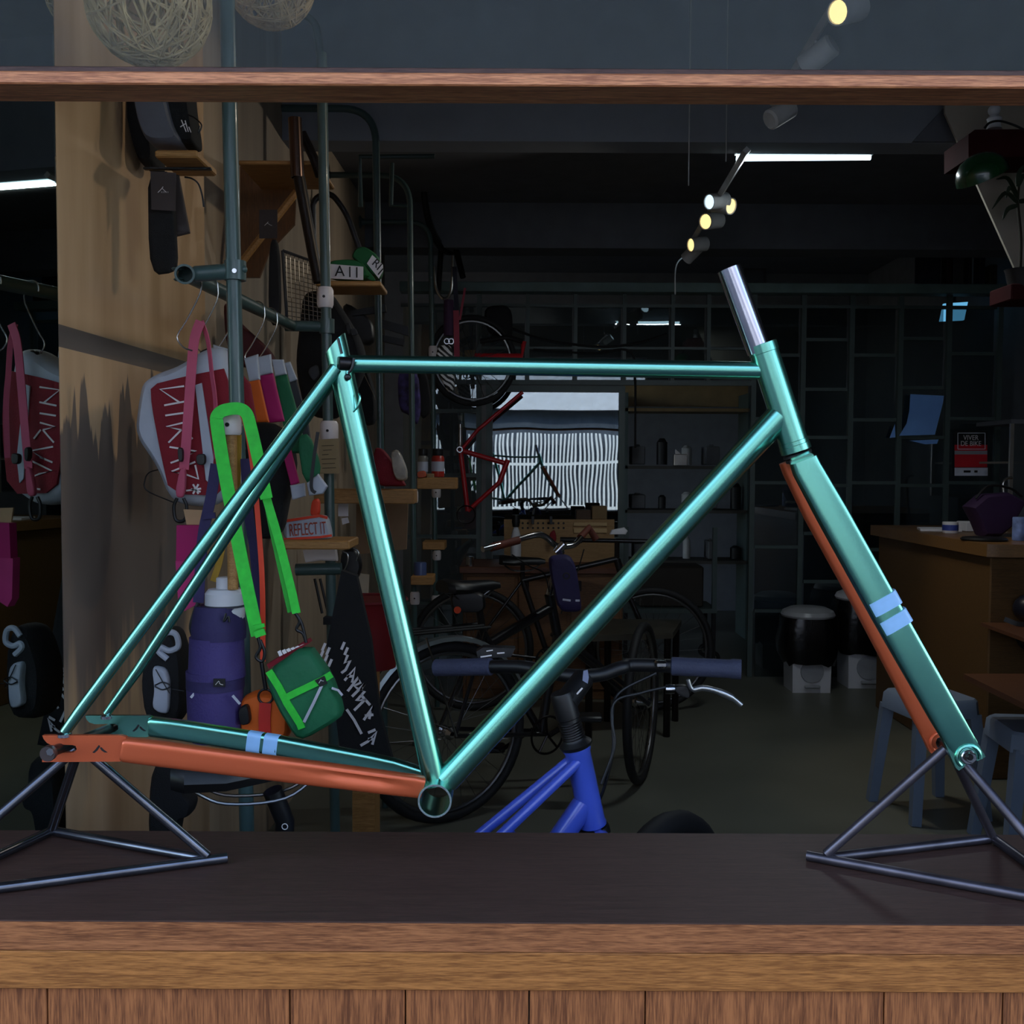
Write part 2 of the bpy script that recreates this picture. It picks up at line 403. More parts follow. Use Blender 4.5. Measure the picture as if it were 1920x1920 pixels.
MB().prism([(XW(y1p)-.10, y1p, 0), (XW(6.62)-.10, 6.62, 0), (XW(6.62)-.6, 6.62, 0), (XW(y1p)-.6, y1p, 0)], (0, 0, CZ)).build('wall_left_back', m_wallL, kind='structure', label='long left wall behind the pipe rack')
m_mirror = M('mirror_silver', (178, 190, 186), .01, 1., var=.0)
MB().prism([(XW(1.917)-.083, 1.285, .02), (XW(1.917), 1.917, .02), (XW(1.917)-.012, 1.917, .02), (XW(1.917)-.095, 1.285, .02)], (0, 0, 2.5)).build('wall_mirror', m_mirror, label='tall mirror at the left edge reflecting the shop', cat='mirror')
MB().prism([(XW(1.2)-.11, FW+.1, 0), (XW(1.919)-.014, 1.919, 0), (XW(1.919)-.3, 1.919, 0), (XW(1.2)-.3, FW+.1, 0)], (0, 0, CZ)).build('wall_left_front', m_darkwall, kind='structure', label='wall behind the mirror')
MB().box((RX, FW+.1, 0), (RX+.2, BY, CZ)).build('wall_right', m_darkwall, kind='structure', label='dark right wall')
MB().box((-3, BY, 0), (RX+.2, BY+.2, CZ)).build('wall_back', m_darkwall, kind='structure', label='dark wall behind the workshop')
MB().box((-3, 6.62, 0), (-2.8, BY, CZ)).build('wall_workshop_left', m_darkwall, kind='structure', label='dark side wall of the workshop')
MB().box((-3, FW+.1, CZ), (RX+.2, BY+.2, CZ+.15)).build('ceiling', m_ceil, kind='structure', label='grey ceiling')
zb1 = zat(265, 4.0)
zc2 = zat(380, 5.88)
MB().box((-1.6, 4.0, zb1), (RX, 4.14, CZ)).build('ceiling_beam_1', m_beam, kind='structure', label='wide grey ceiling beam above the lamp tube')
MB().box((-1.6, 4.14, zc2), (RX, 5.88, CZ)).build('ceiling_low', m_darkwall, kind='structure', label='lower dark ceiling between the two beams')
zb2 = zat(466, 5.9)
MB().box((-1.6, 5.88, zb2), (RX, 6.1, CZ)).build('ceiling_beam_2', m_darkwall, kind='structure', label='lower dark beam behind the lamp tube')

# ------------------------------------------------------------------ the street behind the viewer (seen in the glass and on the paint)
m_pave = M('street_paving', (48, 48, 50), .8, var=.15, scale=2)
MB().box((-30, -30, -.12), (30, FW, -.06)).build('ground_street', m_pave, kind='structure', label='street paving in front of the shop')
m_opp = M('opposite_dark_wall', (64, 72, 84), .8, var=.2)
m_oppw = M('opposite_white_wall', (214, 214, 220), .8, var=.08)
YO = -6.2
MB().box((-9, YO-.5, 0), (9, YO-.2, 2.4)).build('wall_opposite_lower', m_opp, kind='structure', label='dark recessed wall across the street')
MB().box((-9, YO-.4, 3.3), (9, YO-.05, 5.7)).build('wall_opposite_storey', M('opposite_grey_wall', (150, 156, 164), .8, var=.12), kind='structure', label='grey upper storey across the street')
MB().box((-9, YO-.4, 2.4), (9, YO, 3.3)).build('wall_opposite_upper', m_oppw, kind='structure', label='white wall across the street')
gate = T('slatted_gate', 'white slatted gate across the street, seen only as a reflection', 'gate', (0, YO, 0))
m_slat = M('white_slat_paint', (228, 232, 234), .6, var=.08)
random.seed(3)
slat = None
x = -3.0; k = 0
while x < 3.2:
    if slat is None:
        slat = MB().box((x-.016, YO-.03, .05), (x+.016, YO, 1.95)).build('slat', m_slat, gate)
    else:
        c = slat.copy(); COL.objects.link(c); c.location.x = x-0; c.location = Vector((x, YO-.015, 1.0))-W[gate.name]
        c.rotation_euler = (0, random.uniform(-.012, .012), 0)
    x += .075
MB().box((-3.1, YO-.05, .55), (3.3, YO-.03, .60)).build('gate_rail', m_slat, gate)
MB().box((-3.1, YO-.05, 1.40), (3.3, YO-.03, 1.45)).build('gate_rail', m_slat, gate)

# ------------------------------------------------------------------ the bicycle frame on display
def paint(name, base, edge, rough=.3, metal=.85):
    mt = bpy.data.materials.new(name); mt.use_nodes = True
    n = mt.node_tree.nodes; l = mt.node_tree.links; b = n['Principled BSDF']
    tc = n.new('ShaderNodeTexCoord'); vz = n.new('ShaderNodeTexVoronoi'); vz.inputs['Scale'].default_value = 2600
    l.new(tc.outputs['Object'], vz.inputs['Vector'])
    rp = n.new('ShaderNodeValToRGB'); rp.color_ramp.elements[0].color = lin(base)+(1,); rp.color_ramp.elements[1].color = lin(edge)+(1,)
    l.new(vz.outputs['Distance'], rp.inputs['Fac']); l.new(rp.outputs[0], b.inputs['Base Color'])
    b.inputs['Metallic'].default_value = metal; b.inputs['Roughness'].default_value = rough
    b.inputs['Coat Weight'].default_value = .3; b.inputs['Coat Roughness'].default_value = .1
    MATS[name] = mt; return mt
m_teal = paint('teal_metallic_paint', (112, 186, 168), (124, 198, 180), .26, 1.0)
m_orange = paint('orange_metallic_paint', (194, 86, 50), (204, 98, 58), .40, .55)
m_band = M('pale_blue_decal', (140, 184, 226), .35, var=.08, scale=40)
m_raw = M('raw_steel', (190, 190, 204), .17, 1., var=.08, scale=30)
m_dark = M('dark_metal', (44, 40, 40), .35, .8)
DM = 1.24
fr = T('display_bicycle_frame', 'teal metallic track bicycle frame with orange chainstay and fork blade', 'bicycle frame', onz(819, 1600, ZS))
def P(x, y, d=DM): return at(x, y, d)
bb = P(819, 1485)
YH = Vector((0, 1, 0))
mb = MB().pipe(bb-YH*.034, bb+YH*.034, .0203, .0180, 40); mb.build('bottom_bracket_shell', m_teal, fr)
MB().pipe(bb-YH*.0346, bb-YH*.0325, .0201, .0181, 40).build('shell_rim', M('machined_edge', (190, 205, 210), .25, .9), fr)
# seat tube with the sloped, slotted top
st_top = P(629, 646); st_bot = P(817, 1470)
t = (st_top-st_bot).normalized()
mb = MB(); n = 28; u = Vector((0, 1, 0)); v_ = t.cross(u).normalized(); ro, ri = .0146, .0128
ra, rb, rc, rd = [], [], [], []
for j in range(n):
    a = 2*math.pi*j/n; d = u*math.cos(a)+v_*math.sin(a)
    cut = t*(d.x*.011)
    ra.append(st_bot+d*ri); rb.append(st_bot+d*ro); rc.append(st_top+d*ro+cut); rd.append(st_top+d*ri+cut)
mb.rings([ra, rb, rc, rd], False, True); mb.build('seat_tube', m_teal, fr)
MB().tube([P(634, 634, DM-.0136), P(641, 663, DM-.0136)], .0016, 8).build('seat_slot', m_black, fr)
# top tube, down tube
MB().tube([P(646, 682), P(1424, 695)], .0107, 24).build('top_tube', m_teal, fr)
MB().tube([P(836, 1463), P(1460, 781)], .0163, 28).build('down_tube', m_teal, fr)
# head tube, collars
h0 = P(1428, 645); h1 = P(1493, 846); ht = (h1-h0).normalized()
MB().lathe([(.0155, 0), (.0182, .0005), (.0182, .011), (.0174, .0115), (.0174, .0125), (.0174, (h1-h0).length-.014), (.0174, (h1-h0).length-.013), (.0180, (h1-h0).length-.0125), (.0180, (h1-h0).length-.008), (.0186, (h1-h0).length-.0075), (.0186, (h1-h0).length), (.015, (h1-h0).length)], h0, ht, 32, False).build('head_tube', m_teal, fr)
MB().lathe([(.0165, 0), (.0175, .001), (.0175, .0035), (.015, .0045)], h1+ht*.0022, ht, 28).build('lower_headset_ring', m_black, fr)
# seat clamp bolt and the cable slot below it
MB().lathe([(.004, 0), (.0078, .0006), (.0082, .003), (.0082, .0165), (.006, .017)], P(633, 681, DM-.017), (1, .55, 0), 20).build('seat_clamp_bolt', m_dark, fr)
MB().tube(curve([P(664, 672, DM-.017), P(660, 690, DM-.018), P(653, 700, DM-.0175)], 5), .0016, 8).ball(P(652, 707, DM-.0155), .0042).build('cable_slot', m_black, fr)
MB().tube(curve([P(661, 774, DM-.012), P(671, 762, DM-.016), P(675, 745, DM-.016), P(673, 738, DM-.013)], 5), .0013, 8).build('cable_guide', m_teal, fr)
# seat stays
DN, DF_ = 1.184, 1.296
MB().tube([P(630, 690, DM-.012), P(560, 784, DM-.022), P(150, 1333, DN), P(122, 1372, DN)], [.0082, .0080, .0068, .0062], 18).build('seat_stay', m_teal, fr)
MB().tube([P(634, 694, DM+.012), P(560, 800, DM+.024), P(262, 1252, DF_), P(200, 1338, DF_)], [.0082, .0080, .0066, .0050], 18).build('seat_stay', m_teal, fr)
for (x, y, d) in ((121, 1374, DN), (201, 1340, DF_)):
    MB().lathe([(.004, 0), (.0082, .001), (.0082, .0045), (.004, .0055)], P(x, y+3, d)-Vector((0, 0, .0035)), (0, 0, 1), 16).build('stay_end', m_raw, fr)
# chain stays: rounded rectangular section
def rect(hw, hh, c=.004, dim=0.):
    c = min(hh*.42, hw*.9); pts = []
    for sx_, sy_, a0 in ((1, 1, 0), (-1, 1, 90), (-1, -1, 180), (1, -1, 270)):
        for k in range(5):
            a = math.radians(a0+k*22.5); pts.append((sx_*(hw-c)+c*math.cos(a), sy_*(hh-c)+c*math.sin(a)))
        if sx_ == -1 and sy_ == 1: pts += [(-hw+dim, hh*.40), (-hw+dim, hh*.05), (-hw+dim*.3, -hh*.12)]
    return pts
def stay(pp, mat, near):
    path = [P(x, y, d) for x, y, d, h, k in pp]
    prof = [rect(.0085*(.86 if i == 0 else 1), h*pxm(d)/2, .0038, k) for i, (x, y, d, h, k) in enumerate(pp)]
    return MB().sweep(path, prof, (0, 1, 0)).build('chain_stay', mat, fr)
cs = stay([(231, 1404, DN, 42, 0), (236, 1405, DN, 47, 0), (300, 1413, DN+.002, 48, 0), (520, 1441, DN+.012, 46, 0), (600, 1451, DN+.016, 46, 0), (640, 1456, DN+.018, 45, .003), (710, 1465, DN+.021, 44, .003), (740, 1469, DN+.025, 43, 0), (775, 1473, DN+.030, 42, 0), (791, 1476, DN+.033, 41, 0)], m_orange, True)
cf = stay([(281, 1362, DF_, 33, 0), (285, 1362, DF_, 37, 0), (340, 1369, DF_-.003, 38, 0), (520, 1397, DF_-.014, 37, 0), (690, 1429, DF_-.022, 36, 0), (740, 1438, DF_-.028, 31, 0), (806, 1459, DF_-.036, 30, 0)], m_teal, False)
for (xa, xb) in ((466, 491), (497, 523)):
    pp = [(xa, 1389+(xa-466)*.155, DF_-.011-(xa-466)*5e-5, 39, 0), (xb, 1389+(xb-466)*.155, DF_-.011-(xb-466)*5e-5, 39, 0)]
    MB().sweep([P(x, y, d) for x, y, d, h, k in pp], [rect(.0088, h*pxm(d)/2, .004) for x, y, d, h, k in pp], (0, 1, 0)).build('decal_band', m_band, cf)
# dropouts (plates with an open slot) and their cut-out mark
def dropout(px, mat, d, mark):
    o = MB().slab(px, d-.003, .006).build('dropout', mat, fr)
    mx_, my_, s_ = mark
    q = MB()
    for poly in ([(0, 14), (6, 8), (12, 0), (15, 2), (10, 10), (4, 15)], [(14, 5), (17, 4), (22, 9), (29, 14), (23, 14), (17, 10)]):
        q.slab([(mx_+a*s_, my_+b*s_) for a, b in poly], d-.0033, .001)
    q.build('cutout_mark', m_black, o)
dropout([(79, 1379), (226, 1379), (236, 1382), (234, 1426), (224, 1428), (79, 1429), (79, 1419), (84, 1414), (96, 1412), (138, 1411), (144, 1405), (142, 1399), (136, 1397), (112, 1396), (96, 1397), (88, 1393), (82, 1386)], m_orange, DN, (173, 1397, 1.0))
dropout([(160, 1342), (278, 1342), (285, 1345), (284, 1379), (276, 1382), (186, 1382), (186, 1375), (214, 1373), (222, 1367), (221, 1360), (214, 1357), (178, 1358), (168, 1355), (162, 1349)], m_teal, DF_, (248, 1358, .92))

# fork
fork = MB()
cr = h1+ht*.0068
MB_c = MB().lathe([(.010, 0), (.0158, .0006), (.0158, .004), (.012, .006)], cr, ht, 28)
fork = MB().sweep([P(1506, 866, DM-.056), P(1504, 863, DM-.04), P(1503, 860, DM), P(1502, 862, DM+.04), P(1497, 864, DM+.056)],
                  [[(a, b) for a, b in [(-.0135, -.004), (-.011, -.0065), (.011, -.0065), (.0135, -.004), (.0135, .004), (.011, .0065), (-.011, .0065), (-.0135, .004)]]]*5, (1, 0, .45)).build('fork', m_teal, fr)
MB_c.build('crown_race', m_black, fork)
MB().pipe(P(1367, 504), P(1424, 660), .0144, .0122, 32).build('steerer', m_raw, fork)
def oval(wd, th, n=28, p=.42):
    out = []
    for j in range(n):
        a = 2*math.pi*j/n; ca, sa = math.cos(a), math.sin(a)
        out.append((th/2*math.copysign(abs(ca)**p, ca), wd/2*math.copysign(abs(sa)**p, sa)))
    return out
def blade(pp, mat):
    return MB().sweep([P(x, y, d) for x, y, d, w_, t_ in pp], [oval(w_*pxm(d), t_) for x, y, d, w_, t_ in pp], (0, 1, 0)).build('fork_blade', mat, fork)
DA, DB = 1.186, 1.298
bn = blade([(1506, 862, DA, 50, .02), (1512, 878, DA, 53, .021), (1560, 964, DA, 58, .021), (1660, 1144, DA, 59, .020), (1770, 1338, DA, 57, .017), (1795, 1381, DA, 56, .012), (1809, 1404, DA, 55, .008)], m_teal)
bf = blade([(1484, 862, DB, 46, .02), (1491, 880, DB, 47, .021), (1532, 962, DB, 50, .021), (1623, 1126, DB, 51, .020), (1722, 1316, DB, 50, .017), (1742, 1358, DB, 46, .012), (1754, 1382, DB, 46, .008)], m_orange)
for (a, b, c, d) in (((1627, 1131), (1671, 1106), (1684, 1130), (1640, 1154)), ((1646, 1165), (1691, 1141), (1704, 1164), (1660, 1188))):
    p0 = ((a[0]+b[0])/2, (a[1]+b[1])/2); p1 = ((c[0]+d[0])/2, (c[1]+d[1])/2)
    MB().sweep([P(*p0, DA), P(*p1, DA)], [oval(61*pxm(DA), .0218)]*2, (0, 1, 0)).build('decal_band', m_band, fork)
# fork ends: plate with a slot and a raised rim round the axle
def fork_end(cx, cy, d, mat, k, nut):
    q = MB().slab([(cx+k*x, cy+k*y) for x, y in [(-50, -38), (-6, -64), (7, -44), (24, -14), (32, 0), (25, 4), (17, 8), (14, 6), (13, -4), (8, -10), (0, -12), (-8, -9), (-11, 0), (-9, 8), (-5, 14), (-9, 20), (-18, 26), (-24, 20)]], d-.004, .008)
    ring = [P(cx+k*22*math.cos(a), cy+k*21*math.sin(a), d-.0045) for a in [math.radians(130+g) for g in range(0, 241, 20)]]
    q.tube(ring, .0026*k, 8)
    o = q.build('fork_end', mat, fork)
    if nut:
        MB().lathe([(.0088, 0), (.0088, .002), (.0078, .003)], P(cx-1, cy, d-.0045), (0, -1, 0), 24).build('washer', m_chrome, fork)
        MB().lathe([(.0066, 0), (.0066, .005), (.0056, .006)], P(cx+2, cy, d-.0075), (0, -1, 0), 6).build('axle_nut', m_chrome, fork)
        MB().lathe([(.0038, 0), (.0038, .002), (.003, .003)], P(cx+2, cy, d-.0132), (0, -1, 0), 16).build('axle_end', m_dark, fork)
fork_end(1816, 1419, DA, m_teal, 1.0, True)
fork_end(1764, 1392, DB, m_orange, .86, False)

# ------------------------------------------------------------------ the two steel tube stands
m_stand = M('bare_stand_tube', (104, 106, 114), .24, .95, var=.35, scale=5, stretch=(3, 3, 3))
m_stand2 = M('weathered_stand_tube', (92, 88, 96), .36, .85, var=.5, scale=14)
def stand(label, apex, feet, axle, mat, zlift=.0068):
    t_ = T('display_stand', label, 'stand', ((feet[0]+feet[1]+feet[2])/3))
    L = [f+Vector((0, 0, zlift)) for f in feet]
    def ext(a, b, e): d = (b-a).normalized(); return a-d*e, b+d*e
    for i, (a, b) in enumerate(((0, 1), (1, 2), (2, 0))):
        p, q = (L[a], L[b]); p, q = ext(p, q, -.004)
        if i == 0: p, q = ext(p, q, .022)
        MB().pipe(p, q, .0063, .0048, 14).build('base_tube', mat, t_)
    for k in range(3):
        MB().tube([L[k]+(apex-L[k]).normalized()*.008, apex-(apex-L[k]).normalized()*.006], .0060, 14).build('leg', mat, t_)
    MB().tube(axle, .0062, 16).build('axle_tube', m_dark, t_)
    return t_
stL = stand('bare steel tube stand under the rear dropouts, left of the frame', P(149, 1399, 1.243), [onz(398, 1622, ZS), onz(-190, 1701, ZS), onz(97, 1567, ZS)], [P(95, 1410, 1.163), P(214, 1363, 1.305)], m_stand)
MB().lathe([(.0075, 0), (.009, .002), (.009, .008), (.0085, .009)], P(95, 1410, 1.160), (0, -1, 0), 20).build('axle_bolt', M('bolt_grey', (92, 82, 82), .35, .8), stL)
MB().lathe([(.0045, 0), (.0045, .0006)], P(94, 1410, 1.1505), (0, -1, 0), 6).build('bolt_socket', m_chrome, stL)
stR = stand('weathered steel tube stand under the fork ends, right of the frame', P(1779, 1398, 1.243), [onz(1540, 1619, ZS), onz(2040, 1712, ZS), onz(1862, 1581, ZS)], [P(1818, 1419, 1.176), P(1764, 1392, 1.305)], m_stand2)

# ================================================================== left side: pipe rack, shelves, hanging goods
m_clamp = M('white_clamp', (222, 212, 210), .4, var=.05)
m_red = M('dark_red_fabric', (128, 10, 30), .75, var=.15, bump=.2, bscale=300)
m_whitefab = M('white_ripstop', (176, 182, 194), .6, var=.08, bump=.5, bscale=25)
m_pink = M('pink_webbing', (196, 84, 112), .7, var=.08)
m_neon = M('neon_green_webbing', (52, 214, 62), .6, var=.12, scale=60)
m_oranges = M('orange_webbing', (226, 66, 34), .6, var=.1)
m_yellow = M('yellow_webbing', (168, 130, 30), .65, var=.1)
m_purple = M('purple_fabric', (62, 50, 108), .7, var=.12, bump=.3, bscale=200)
m_purpled = M('deep_purple_fabric', (42, 34, 80), .7, var=.15, bump=.4, bscale=60)
m_magenta = M('magenta_fabric', (170, 12, 96), .7, var=.08)
m_orangef = M('orange_fabric', (216, 96, 20), .7, var=.1)
m_greenf = M('green_fabric', (22, 104, 66), .7, var=.12, bump=.3, bscale=90)
m_greyf = M('grey_fabric', (96, 98, 108), .75, var=.12, bump=.6, bscale=30)
m_greyd = M('charcoal_fabric', (58, 60, 64), .8, var=.12)
m_refl = M('reflective_strip', (206, 208, 222), .3, .3, var=.05)
m_ink = M('white_ink', (232, 226, 226), .6, var=.03)
m_inkb = M('black_ink', (18, 18, 20), .6, var=.03)
m_tag = M('dark_card', (58, 48, 46), .7, var=.08)
m_wire = M('steel_wire', (190, 186, 180), .25, .9)
m_kraft = M('kraft_paper', (150, 130, 96), .8, var=.08)
m_cap = M('cap_green', (10, 92, 44), .7, var=.1)
m_twine = M('twine', (196, 170, 126), .85, var=.25, scale=40)

# twine ball lamps behind the transom
def twine_ball(label, c, R, seed, n):
    random.seed(seed)
    t_ = T('pendant_lamp', label, 'lamp', c, 'twine ball pendant lamps behind the transom')
    q = MB()
    for i in range(n):
        ax = Vector((random.gauss(0, 1), random.gauss(0, 1), random.gauss(0, .55))).normalized()
        if ax.length < .1: continue
        u = ax.orthogonal().normalized(); v_ = ax.cross(u); tilt = random.uniform(-.35, .35)
        rr = R*random.uniform(.965, 1.0); k = 30
        pts = [c+((u*math.cos(2*math.pi*j/k)+v_*math.sin(2*math.pi*j/k))*math.cos(tilt)+ax*math.sin(tilt))*rr for j in range(k)]
        q.tube(pts, .0019, 4, False, True)
    q.build('woven_shade', m_twine, t_)
    MB().tube([c+Vector((0, 0, R*.96)), Vector((c.x, c.y, CZ))], .004, 6).build('cord', m_cable, t_)
twine_ball('larger twine ball lamp hanging above the beige pillar', at(279, 6, 1.75), 112*pxm(1.75), 1, 80)
twine_ball('twine ball lamp cut off by the top edge, right of the larger one', at(508, -32, 2.4), 80*pxm(2.4), 2, 80)

# ---- pipe rack
rack = T('pipe_rack', 'green steel pipe rack with white clamps along the left wall', 'rack', (at(463, 1560, 1.95).x, 1.95, 0))
def pole(pts, r, bendr=0., n=14):
    p = A3(pts); p = bend(p, bendr) if bendr else p
    return MB().tube(p, r, n).build('post', m_steel, rack)
f1 = at(463, 1560, 1.95); d1 = (f1-at(430, 190, 1.95)).normalized()
MB().tube([at(425, -30, 1.95), f1, f1+d1*((f1.z-.002)/-d1.z)], .0142, 18).build('post', m_steel, rack)
f2 = at(628, 1540, 2.87); d2 = (f2-at(604, 190, 2.87)).normalized()
MB().tube([at(603, 100, 2.87), f2, f2+d2*((f2.z-.002)/-d2.z)], .0145, 16).build('post', m_steel, rack)
def bentpole(lab, D, xw, top, xp, xb, r, br):
    fl = at(xw, top, D)
    MB().tube(bend([fl, at(xp, top+1, D), Vector((at(xb, 1100, D).x, D, .002))], br, 10), r, 14).build('post', m_steel, rack)
    MB().lathe([(.035, 0), (.035, .006), (.02, .012), (.016, .03)], fl-Vector((.004, 0, 0)), (1, 0, 0), 18).build('wall_flange', m_steel, rack)
bentpole('a', 4.0, 505, 203, 704, 722, .0142, .13)
bentpole('b', 4.9, 610, 328, 768, 779, .0142, .14)
bentpole('c', 5.7, 676, 416, 807, 820, .0142, .12)
fl = at(556, 46, 3.4)
MB().tube(bend([at(520, 25, 3.35), at(590, 28, 3.35), at(606, 140, 3.35), at(606, 200, 3.35)], .12), .013, 12).build('brace', m_steel, rack)
# cross tee at the front post, garment rail, rear connector
ty = 1.95
MB().tube([at(366, 514, ty), at(441, 508, ty)], .0150, 18).build('cross_tube', m_steel, rack)
MB().lathe([(.0205, -.018), (.0205, .018)], at(441, 508, ty), (0, 0, 1), 20).ball(at(456, 505, ty-.004), .008).build('tee_fitting', m_steel, rack)
MB().lathe([(.0045, 0), (.0045, .003)], at(440, 508, ty-.0205), (0, -1, 0), 10).build('fitting_screw', m_chrome, rack)
MB().pipe(at(346, 514, ty-.028), at(348, 514, ty+.03), .0185, .0145, 22).build('tee_fitting', m_steel, rack)
MB().cbox(tuple(at(322, 504, ty)-Vector((0, .006, .003))), tuple(at(345, 504, ty)+Vector((0, .006, .003)))).build('fitting_lug', m_steel, rack)
MB().cbox(tuple(at(326, 524, ty)-Vector((0, .006, .003))), tuple(at(345, 524, ty)+Vector((0, .006, .003)))).build('fitting_lug', m_steel, rack)
rA = at(348, 514, ty+.02); rB = at(548, 611, 2.87)
rB = Vector((at(548, 611, 2.87).x, 2.87, at(548, 611, 2.87).z))
MB().tube([rA, rB], .0150, 18).build('garment_rail', m_steel, rack)
MB().tube([at(535, 611, 2.87), at(622, 612, 2.87)], .0150, 16).build('cross_tube', m_steel, rack)
MB().lathe([(.021, -.02), (.021, .02)], at(613, 612, 2.87), (0, 0, 1), 18).build('tee_fitting', m_steel, rack)
def clamp(px, py, D, w_, h_, side=0):
    c = at(px, py, D); s_ = pxm(D); r = w_*s_/2; h2 = h_*s_/2
    o = MB().lathe([(r*.86, -h2), (r, -h2*.7), (r*1.02, 0), (r, h2*.7), (r*.82, h2)], c, (0, 0, 1), 18).build('clamp', m_clamp, rack)
    MB().lathe([(.004, 0), (.004, .002)], c+Vector((0, -r*1.0, 0)), (0, -1, 0), 8).build('clamp_screw', m_dark, o)
clamp(610, 558, 2.87, 30, 38); clamp(617, 808, 2.87, 34, 37); clamp(775, 931, 4.9, 18, 24); clamp(778, 1121, 4.9, 18, 24)
clamp(812, 661, 5.7, 17, 24); clamp(818, 923, 5.7, 17, 20); clamp(819, 1041, 5.7, 16, 18); clamp(819, 1126, 5.7, 20, 20)
clamp(432, 797, 1.88, 42, 37)
MB().tube([at(434, 816, 1.88), at(437, 1105, 1.88)], .0098, 14).build('wooden_dowel', m_ply, rack)
MB().tube([at(432, 797, 1.90), at(450, 797, 1.96)], .010, 10).build('clamp_arm', m_clamp, rack)
MB().sweep(A([(572, 1042), (600, 1036), (630, 1032)], 2.84), [oval(26*pxm(2.84), .03), oval(30*pxm(2.84), .03), oval(40*pxm(2.84), .036)], (0, 1, 0)).build('clamp', m_clamp, rack)
MB().tube(A([(555, 1068), (640, 1066)], 2.86), .017, 14).build('cross_tube', m_steel, rack)
def board(px0, px1, py0, py1, D, dep, parent=None, name='shelf_board', **kw):
    a = at(px0, py1, D); b = at(px1, py0, D)
    return MB().cbox((a.x, D, a.z), (b.x, D+dep, b.z), .003).build(name, m_ply, parent, **kw)
board(592, 714, 527, 536, 3.05, .16, rack); board(528, 655, 1014, 1030, 2.62, .16, rack)
board(588, 777, 918, 944, 3.78, .12, rack); board(782, 856, 896, 917, 5.0, .16, rack)
board(792, 834, 1016, 1031, 5.45, .16, rack); board(770, 812, 1081, 1097, 4.75, .15, rack)
# square bracket on the wall and a small one
br = T('wall_bracket', 'dark green square pipe bracket on the wall behind the bent posts', 'bracket', at(675, 385, 4.4))
MB().tube(A([(815, 293), (675, 294), (676, 388)], 4.4), .011, 8).build('arm', m_steel, br)
MB().tube(A([(735, 306), (733, 386), (764, 386)], 4.6), .010, 8).build('hook_arm', m_steel, br)

# ---- top wall shelf with backpacks, tag and straps
s1 = board(290, 370, 281, 295, 2.15, .14, None, 'wall_shelf', label='small pine shelf under the grey backpack on the pillar', cat='shelf')
MB().cbox(tuple(at(268, 317, 2.2)), tuple(at(395, 313, 2.2)+Vector((0, .012, .0))), .001).build('shelf_bracket', m_black, s1)
bp = T('backpack', 'grey and black roll-top backpack on the small pine shelf', 'backpack', at(330, 281, 2.22))
MB().puff([(234, 150), (262, 150), (300, 290), (300, 322), (268, 318)], 2.30, .10).build('back_panel', m_blackcloth, bp)
MB().puff([(253, 150), (312, 150), (330, 240), (352, 279), (286, 279), (268, 240)], 2.20, .09, 2, .8).build('main_body', m_greyf, bp)
MB().puff([(308, 150), (358, 150), (362, 200), (372, 262), (372, 280), (346, 280), (330, 245)], 2.22, .08).build('side_pocket', m_blackcloth, bp)
q = MB()
for a, b in (((340, 225), (349, 247)), ((338, 238), (349, 231)), ((347, 226), (353, 247)), ((354, 238), (358, 248))): q.tube(A([a, b], 2.172), .0011, 6)
q.build('printed_mark', m_ink, bp)
MB().tube(curve(A([(352, 215), (366, 222), (378, 235), (372, 250), (374, 236)], 2.165), 6), .0016, 6).build('cord', m_black, bp)
MB().ribbon(curve(A([(346, 332), (360, 335), (372, 345), (379, 366), (382, 388)], 2.25), 6), .0035, .002).build('drawstring', m_black, bp)
MB().puff([(278, 320), (322, 322), (330, 420), (334, 500), (322, 512), (292, 516), (280, 480)], 2.21, .02, 1).build('hanging_strap', m_blackcloth, bp)
MB().puff([(318, 325), (336, 328), (357, 438), (324, 446)], 2.23, .012, 0).build('hanging_flap', m_tag, bp)
tg = MB().slab([(282, 321), (330, 324), (329, 396), (284, 393)], 2.185, .0015).build('swing_tag', m_tag, label='dark card swing tag with a white mark hanging below the pine shelf', cat='tag')
q = MB()
for L in ([(296, 361), (302, 355), (306, 350)], [(304, 353), (309, 358), (311, 360)]): q.tube(A(L, 2.1835), .0007, 6)
for x in range(303, 316, 3): q.tube(A([(x, 359), (x, 361.5)], 2.1835), .0005, 5)
q.build('printed_mark', m_ink, tg)

# ---- second wall shelf, plywood back, fork leg, tag
s2 = board(446, 597, 301, 308, 3.0, .27, None, 'wall_shelf', label='wide pine shelf between the front and second posts', cat='shelf')
pb = MB().slab([(450, 312), (556, 312), (552, 420), (505, 470), (486, 520), (450, 520)], 3.30, .015).build('plywood_panel', wood('dark_plywood', (92, 60, 30), (120, 80, 42), 'Z', .6), label='brown plywood back panel under the wide pine shelf', cat='panel')
q = MB().tube(A([(556, 360), (470, 470), (455, 490)], 3.2), .012, 8); q.build('display_dowel', m_ply, label='wooden dowel slanting across the plywood panel', cat='dowel')
ft = T('unpainted_fork', 'bare metal fork standing upside down beside the second post', 'fork', at(570, 470, 2.95))
MB().pipe(at(553, 222, 2.95), at(558, 333, 2.95), .0193, .017, 22).build('steerer', M('brown_steel', (92, 74, 66), .25, .9, var=.4, scale=2, stretch=(60, 60, 1)), ft)
MB().tube(A([(561, 333), (586, 470), (598, 530)], 2.95), .0165, 14).build('leg', M('dark_bronze_paint', (36, 28, 24), .4, .4), ft)
MB().tube(A([(566, 250), (590, 300), (600, 330)], 3.0), .014, 10).build('crown_arm', m_dark, ft)
tg2 = MB().slab([(486, 393), (520, 393), (520, 447), (486, 447)], 2.9, .0015).build('swing_tag', m_tag, label='dark card swing tag with a white mark below the wide shelf', cat='tag')
q = MB()
for L in ([(496, 423), (503, 416)], [(501, 418), (507, 422), (510, 423)]): q.tube(A(L, 2.8985), .0007, 6)
